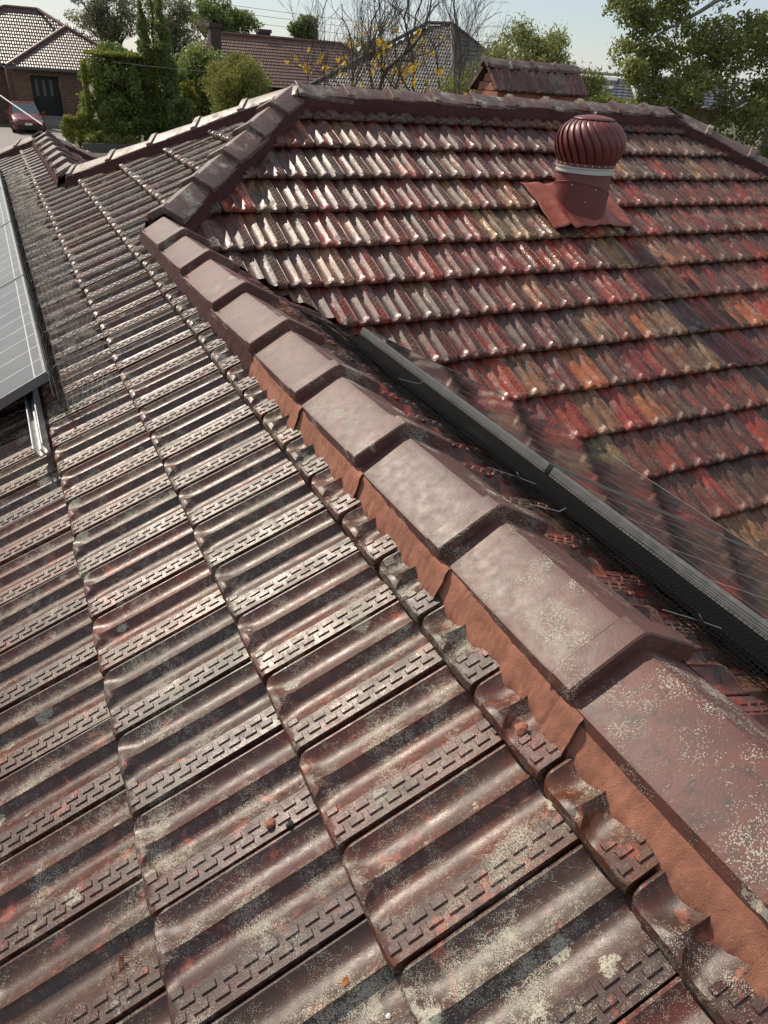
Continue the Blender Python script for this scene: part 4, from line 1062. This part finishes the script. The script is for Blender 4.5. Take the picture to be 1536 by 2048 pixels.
def clumps(c, r, n, size, rs, flat=.85):
    out = []
    for i in range(n):
        d = rs.normal(size=3); d /= np.linalg.norm(d); q = rs.random() ** .45
        s = size * rs.uniform(.6, 1.3); out.append((c[0] + d[0] * r[0] * q, c[1] + d[1] * r[1] * q, c[2] + d[2] * r[2] * q, s, s, s * flat))
    return out
def tree(name, label, cat, base, blobs, n, size, mat, trunk_r, seed, limbs=8, bark='bark', group=None, aspect=2.0, up=0.0, shell=.5):
    rs = np.random.default_rng(seed); e = empty(name, base); tag(e, label, cat, group)
    V, F = leaves(blobs, n, size, rs, aspect, up, shell); leaf_obj('crown', V, F, LM[mat], e)
    if trunk_r:
        b = MB(); B0 = Vector(base); top = Vector(np.mean([q[:3] for q in blobs], axis=0)); fork = B0.lerp(top, .45)
        b.tube([B0, B0.lerp(fork, .5) + Vector((rs.normal(0, .05), rs.normal(0, .05), 0)), fork], [trunk_r * 1.25, trunk_r, trunk_r * .85], 8)
        for q in [blobs[i] for i in rs.choice(len(blobs), min(limbs, len(blobs)), replace=False)]:
            p = Vector(q[:3]); mid = fork.lerp(p, .5) + Vector((0, 0, .12 * (p - fork).length))
            b.tube([fork, mid, p], [trunk_r * .6, trunk_r * .35, trunk_r * .08], 6)
        b.build('trunk', M[bark], e, smooth=True)
    return e
rsT = np.random.default_rng(77)
# large tree at the right : drooping leafy sprays on pale limbs
BT = (13.6, 10.4, GROUND)
def big_tree():
    e = empty('large_tree', BT); tag(e, 'large spreading green tree with pale limbs at the right edge', 'tree')
    rs = np.random.default_rng(5); bl = []
    cl = [(9.55, 10.4, 2.15, .55, 40), (10.2, 10.2, 2.55, .7, 50), (10.9, 9.8, 2.9, .7, 40), (9.75, 10.2, 1.55, .55, 40), (10.5, 9.7, 1.6, .75, 60), (11.4, 9.2, 1.7, .9, 70), (10.0, 9.4, 1.05, .6, 45), (10.9, 8.8, .75, .8, 60),
          (11.9, 8.5, .9, .9, 60), (12.6, 9.0, 2.0, 1.0, 60), (11.6, 10.6, 3.3, .9, 45), (9.35, 10.7, 2.75, .45, 22), (12.4, 7.8, -.2, 1.0, 60), (11.4, 8.0, .05, .7, 45), (13.4, 8.2, 1.1, 1.2, 50), (13.3, 9.5, 3.0, 1.1, 22), (9.9, 9.9, .75, .45, 30), (9.25, 9.9, 1.25, .28, 16)]
    for (x, y, z, r, k_) in cl:
        for i in range(k_):
            d = rs.normal(size=3); d /= np.linalg.norm(d); q = rs.random() ** .5; s = rs.uniform(.10, .22)
            bl.append((x + d[0] * r * q, y + d[1] * r * q, z + d[2] * r * .75 * q, s, s, s * .8))
    V, F = leaves(bl, 52000, .036, rs, 2.2, .5, .3); leaf_obj('crown', V, F, LM['gum'], e)
    n_ = 9000; V, F = leaves(bl, n_, .034, rs, 2.2, .5, .5); leaf_obj('crown', V, F, LM['lime'], e)['label'] = 'paler leaves among the crown'  # paler leaf set scattered at random through the same clumps
    b = MB()
    def limb(pts, r0, r1):
        P_ = [Vector(p) for p in pts]; fine = []
        for i in range(len(P_) - 1):
            for q in range(4): fine.append(P_[i].lerp(P_[i + 1], q / 4) + Vector((rs.normal(0, .03), rs.normal(0, .03), rs.normal(0, .03))))
        fine.append(P_[-1]); m_ = len(fine); b.tube(fine, [r0 + (r1 - r0) * i / (m_ - 1) for i in range(m_)], 8)
    limb([BT, (13.5, 10.3, -1), (13.3, 10.2, 1.2), (12.6, 10.2, 2.6)], .32, .17)
    limb([(13.3, 10.2, 1.2), (12.2, 9.4, 1.35), (11.2, 9.1, 1.05), (10.4, 9.2, .85)], .13, .02)
    limb([(12.4, 9.5, 1.35), (11.5, 8.7, .75), (10.8, 8.6, .45)], .07, .015)
    limb([(12.6, 10.2, 2.6), (11.8, 9.3, 2.75), (11.2, 9.4, 2.85), (10.6, 9.8, 2.75), (9.8, 10.2, 2.3)], .13, .02)
    limb([(11.2, 9.4, 2.85), (10.4, 9.9, 2.2), (9.8, 10.2, 1.8)], .05, .012)
    limb([(13.4, 10.2, .6), (12.5, 9.0, .4), (11.6, 8.2, -.1)], .10, .02)
    for i in range(40):
        q = bl[rs.integers(len(bl))]; a = Vector(q[:3]); limb([a + Vector((rs.uniform(.3, .8), rs.uniform(-.2, .3), rs.uniform(-.1, .3))), a + Vector((.15, 0, .08)), a], .018, .004)
    b.build('trunk', M['bark_pale'], e, smooth=True)
big_tree()
# bushy tree behind the chimney
bl = clumps((10.9, 15.2, 1.15), (1.25, 1.0, .85), 70, .26, rsT) + clumps((9.6, 15.6, .6), (.7, .6, .5), 26, .22, rsT) + clumps((11.9, 14.4, .7), (.6, .6, .6), 24, .22, rsT)
tree('bushy_tree', 'bushy green tree right behind the small brick chimney', 'tree', (10.8, 15.2, GROUND), bl, 26000, .045, 'gum', .12, 9, 14, aspect=3.2, up=-.5)
rsb = np.random.default_rng(12); e = bpy.data.objects['bushy_tree']
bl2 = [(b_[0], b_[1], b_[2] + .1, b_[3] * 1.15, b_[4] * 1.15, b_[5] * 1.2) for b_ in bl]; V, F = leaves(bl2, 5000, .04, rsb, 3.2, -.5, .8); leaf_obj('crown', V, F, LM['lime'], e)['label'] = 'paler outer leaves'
# bare trees with a few yellow leaves
def bare(name, label, base, fork_z, seed, n_leaf, spread, r0=.05, leafz=(0.2, 1.6), lsize=.06, L0=.95):
    rs = np.random.default_rng(seed); e = empty(name, base); tag(e, label, 'tree'); b = MB(); tips = []
    def grow(p, d, L, r, depth):
        pts = [p]; q = p.copy(); dd = d.copy()
        for i in range(4):
            dd = (dd + Vector(rs.normal(0, .13, 3)) + Vector((0, 0, .06))).normalized(); q = q + dd * L / 4; pts.append(q.copy())
        b.tube(pts, [max(.0022, r * (1 - .11 * i)) for i in range(5)], 5 if depth < 2 else 3, False)
        tips.append(pts[-1]); tips.append(pts[2])
        if depth >= 5: return
        for i in range(3 if depth < 4 else 2):
            ax = Vector(rs.normal(0, 1, 3)).normalized(); nd = (dd + ax * spread * rs.uniform(.5, 1.1)).normalized(); nd.z = max(nd.z, -.1)
            grow(pts[(4, 3, 2)[i]], nd, L * rs.uniform(.60, .82), r * (.76, .48, .48)[i], depth + (1 if rs.random() < .88 else 2))
    B0 = Vector(base); F0 = Vector((base[0] + rs.normal(0, .05), base[1], fork_z)); b.tube([B0, B0.lerp(F0, .5) + Vector((.04, 0, 0)), F0], [r0 * 1.5, r0 * 1.2, r0], 7)
    for k_ in range(3): grow(F0 - Vector((0, 0, .25 * k_)), Vector((rs.normal(0, .28), rs.normal(0, .2), 1)).normalized(), L0, r0 * (1, .7, .6)[k_], 0)
    b.build('trunk', M['bark'], e, smooth=True)
    cand = [t_ for t_ in tips if leafz[0] < t_.z < leafz[1]]
    if cand and n_leaf:
        lm = []
        for k_ in range(max(3, n_leaf // 3)):
            t_ = cand[rs.integers(len(cand))]; lm.append((t_.x, t_.y, t_.z - .06, .05, .05, .07))
        V, F = leaves(lm, n_leaf, lsize, rs, 2.6, 1.6, .2); leaf_obj('leaves', V, F, LM['autumn'], e)
    return e
bare('bare_tree', 'thin bare tree with forked twigs and few yellow leaves near the hip apex', (5.0, 12.6, GROUND), .15, 21, 26, .55, .026, (.55, 1.25), .045)
bare('bare_tree', 'bare tree full of yellow leaves left of the small brick chimney', (5.85, 12.2, GROUND), .05, 33, 330, .62, .050, (.55, 1.75), .042)
bare('bare_tree', 'bare many-branched tree just left of the grey hip roof peak', (6.5, 12.0, GROUND), .25, 36, 110, .70, .034, (.5, 1.2), .042)
bare('bare_tree', 'slim bare tree in front of the bushy tree', (7.15, 12.0, GROUND), .3, 44, 8, .5, .024, (.5, 1.0), .05)
bl = clumps((7.2, 13.6, .25), (1.6, .6, .55), 60, .2, rsT)
tree('low_shrub', 'grey green twiggy shrub behind the middle of the main ridge', 'shrub', (7.2, 13.6, GROUND), bl, 9000, .04, 'grey', .05, 15, 12, aspect=3.2, up=-.6)
# hedge, cypresses and shrubs in front of the bungalow
bl = []
for i in range(130):
    a = rsT.uniform(0, 6.28); q = rsT.random() ** .5; z = rsT.uniform(GROUND + .2, .85 - .75 * q ** 2); bl.append((6.15 + 1.55 * q * math.cos(a), 44.3 + 1.2 * q * math.sin(a), z + .25 * math.cos(q * 1.5), .40, .40, .40))
tree('clipped_hedge', 'tall dense clipped green hedge in front of the bungalow', 'hedge', (6.15, 44.3, GROUND), bl, 34000, .075, 'hedge', .1, 17, 10, aspect=1.6, shell=.5)
rsh = np.random.default_rng(4)
V, F = leaves([(4.62, 43.6, z, .14, .14, .28) for z in np.linspace(-2.9, .2, 14)] + [(6.2 + .9 * math.cos(a), 44 + .8 * math.sin(a), .85, .5, .4, .12) for a in np.linspace(0, 6, 9)], 5200, .065, rsh, 1.6); leaf_obj('crown', V, F, LM['lime'], bpy.data.objects['clipped_hedge'])['label'] = 'yellow green edge leaves with sunlight put into their colour'  # leaves on the sunward edge and top coloured brighter to imitate sunlight
def cypress(x, y, top, r, seed, label):
    bl = []; n_ = 46
    for i in range(n_):
        t_ = i / (n_ - 1); z = GROUND + .3 + (top - GROUND - .3) * t_; rr = r * min(1, (1 - t_) * 1.9 + .16) * (1 if t_ > .08 else .8)
        for k_ in range(3): a = rsT.uniform(0, 6.28); bl.append((x + rr * .55 * math.cos(a), y + rr * .55 * math.sin(a), z, rr * .5, rr * .5, .22))
    tree('cypress', label, 'tree', (x, y, GROUND), bl, 15000, .075, 'dark', .09, seed, 4, group='pair of cypresses by the hedge', aspect=2.6, up=-1.5, shell=.7)
cypress(7.75, 44.0, 3.25, .62, 18, 'left narrow column cypress beside the clipped hedge'); cypress(8.65, 43.8, 3.7, .66, 19, 'right and taller narrow column cypress beside the clipped hedge')
rsy = np.random.default_rng(6); e = bpy.data.objects['cypress']
V, F = leaves([(8.12 + .05 * math.sin(z * 3), 43.3, z, .06, .06, .25) for z in np.linspace(-2.2, 3.3, 18)], 1500, .06, rsy, 2.5); leaf_obj('crown', V, F, LM['yellow'], e)['label'] = 'yellow green vine up the side'
bl = clumps((3.95, 43.6, -2.5), (.75, .5, .65), 24, .28, rsT); tree('flowering_shrub', 'low yellow green shrub at the left foot of the hedge', 'shrub', (3.95, 43.6, GROUND), bl, 5200, .07, 'lime', .04, 23, 5, aspect=2.4)
bl = clumps((5.3, 42.6, -3.0), (1.5, .5, .35), 30, .28, rsT); tree('low_shrub', 'row of low olive shrubs along the foot of the hedge', 'shrub', (5.3, 42.6, GROUND), bl, 6500, .07, 'olive', .03, 24, 5, aspect=2.4)
bl = [(4.9, 47.4, -2.35, .3, .3, .5), (4.7, 47.3, -1.75, .22, .22, .25), (5.1, 47.5, -1.9, .2, .2, .3)]; tree('rose_bush', 'spindly rose bush by the bungalow steps', 'shrub', (4.9, 47.4, GROUND), bl, 900, .06, 'hedge', .03, 25, 3)
crm = simple('rose_petals', (.62, .10, .07), .6); bm_ = bmesh.new(); bmesh.ops.create_icosphere(bm_, subdivisions=2, radius=.09); me_ = bpy.data.meshes.new('bloom'); bm_.to_mesh(me_); bm_.free(); me_.materials.append(crm)
o = link('bloom', me_, bpy.data.objects['rose_bush']); o.matrix_basis = Matrix.Translation((4.82, 47.2, -1.38))
bl = clumps((9.8, 46.5, -1.3), (.75, .6, 1.7), 46, .32, rsT); tree('garden_tree', 'dark green shrub tree between the cypresses and the rounded bush', 'shrub', (9.8, 46.5, GROUND), bl, 9500, .075, 'hedge', .07, 26, 8)
bl = clumps((10.1, 45.0, -.9), (.35, .3, 1.3), 22, .22, rsT); tree('yellow_shrub', 'yellow leaved slender shrub right of the cypresses', 'shrub', (10.1, 45.0, GROUND), bl, 2600, .07, 'yellow', .04, 27, 5)
bl = clumps((10.25, 36, -.55), (1.45, 1.2, 1.75), 110, .42, rsT); tree('rounded_bush', 'large rounded olive green bush behind the far hip', 'shrub', (10.25, 36, GROUND), bl, 30000, .062, 'olive', .10, 28, 12, aspect=2.6, up=-.3)
bl = clumps((8.9, 42.0, -1.7), (.7, .5, .9), 26, .3, rsT); tree('dark_shrub', 'dark shrub at the foot of the right cypress', 'shrub', (9.2, 42.0, GROUND), bl, 5000, .07, 'dark', .05, 29, 5)
# gum trees far behind
bl = clumps((10.3, 75, 3.6), (2.6, 2, 1.9), 60, .75, rsT, .7); tree('gum_tree', 'hazy grey gum tree behind the bungalow roof', 'tree', (10.8, 75, GROUND), bl, 8000, .13, 'grey', .28, 51, 26, aspect=2.6, up=.6)
bl = clumps((15.5, 74, 3.2), (2.8, 2, 2.4), 60, .75, rsT, .7); tree('gum_tree', 'tall grey gum tree behind the two cypresses', 'tree', (15.0, 74, GROUND), bl, 8500, .13, 'grey', .28, 52, 16, aspect=2.6, up=.6)
bl = clumps((20.6, 76, 3.8), (3.2, 2, 1.5), 50, .8, rsT, .6); tree('gum_tree', 'flat topped gum tree above the tall chimney', 'tree', (20.0, 76, GROUND), bl, 12000, .14, 'dark', .28, 53, 16, aspect=2.6, up=.6)
bl = clumps((.2, 78, 5.2), (2.2, 2, 1.6), 28, .7, rsT, .6); tree('gum_tree', 'sparse gum branches above the left end of the bungalow', 'tree', (-1.2, 78, GROUND), bl, 4500, .14, 'grey', .22, 54, 12, aspect=2.6, up=.6)
bl = clumps((28.0, 74, 3.4), (1.3, 1.2, 1.2), 30, .6, rsT); tree('distant_tree', 'small dark round tree above the middle roof ridge', 'tree', (28.0, 74, GROUND), bl, 6500, .13, 'dark', .2, 55, 8)
bl = clumps((13.0, 53, -.6), (1.9, 1.2, 1.9), 60, .8, rsT); tree('garden_tree', 'dark trees between the bungalow and the tall chimney', 'tree', (12.9, 53, GROUND), bl, 12000, .12, 'hedge', .2, 56, 8)
for (x, y, z, s_, sd, lb) in ((33, 72, 1.6, 2.2, 57, 'distant trees right of the middle roof'), (31, 30, .6, 1.2, 58, 'bright bush below the dark grey roof'), (16.8, 19.5, .1, .9, 59, 'green bush in front of the low dark roof'), (46, 60, 2.0, 1.8, 60, 'far trees on the skyline above the dark roof')):
    bl = clumps((x, y, z), (s_ * 1.4, s_, s_ * .7), 34, s_ * .32, rsT); tree('distant_tree', lb, 'tree', (x, y, GROUND), bl, 6000, .05 * s_ + .02, 'gum' if sd != 59 else 'lime', .12, sd, 6)
# garden wall / dark paling below the hedge
b = MB(); b.box((3.9, 41.9, GROUND), (14, 42.05, -3.02)); tag(b.build('garden_wall', M['gutter']), 'low dark wall at the foot of the hedge', 'wall')
# ------------------------------------------------------------------ overhead wires
def cable(p0, p1, sag, r, mat, label):
    p0 = Vector(p0); p1 = Vector(p1); pts = [p0.lerp(p1, i / 16) - Vector((0, 0, sag * 4 * (i / 16) * (1 - i / 16))) for i in range(17)]
    tag(MB().tube(pts, r, 6).build('service_cable', mat), label, 'cable')
cable((.30, 9.72, .29), (-6.4, 42.0, 4.3), .10, .008, M['white_paint'], 'white service cable from the far ridge end to the upper left')
cable((4.95, 36.0, .62), (14.2, 37.5, .55), .12, .008, M['wire_grey'], 'thin wire crossing the cypresses and the rounded bush')
for (z, lb) in ((5.6, 'upper power line in the sky'), (5.05, 'middle power line in the sky'), (4.4, 'lower power line in the sky')):
    cable((14, 82, z), (62, 80, z - .8), .2, .018, M['wire'], lb)
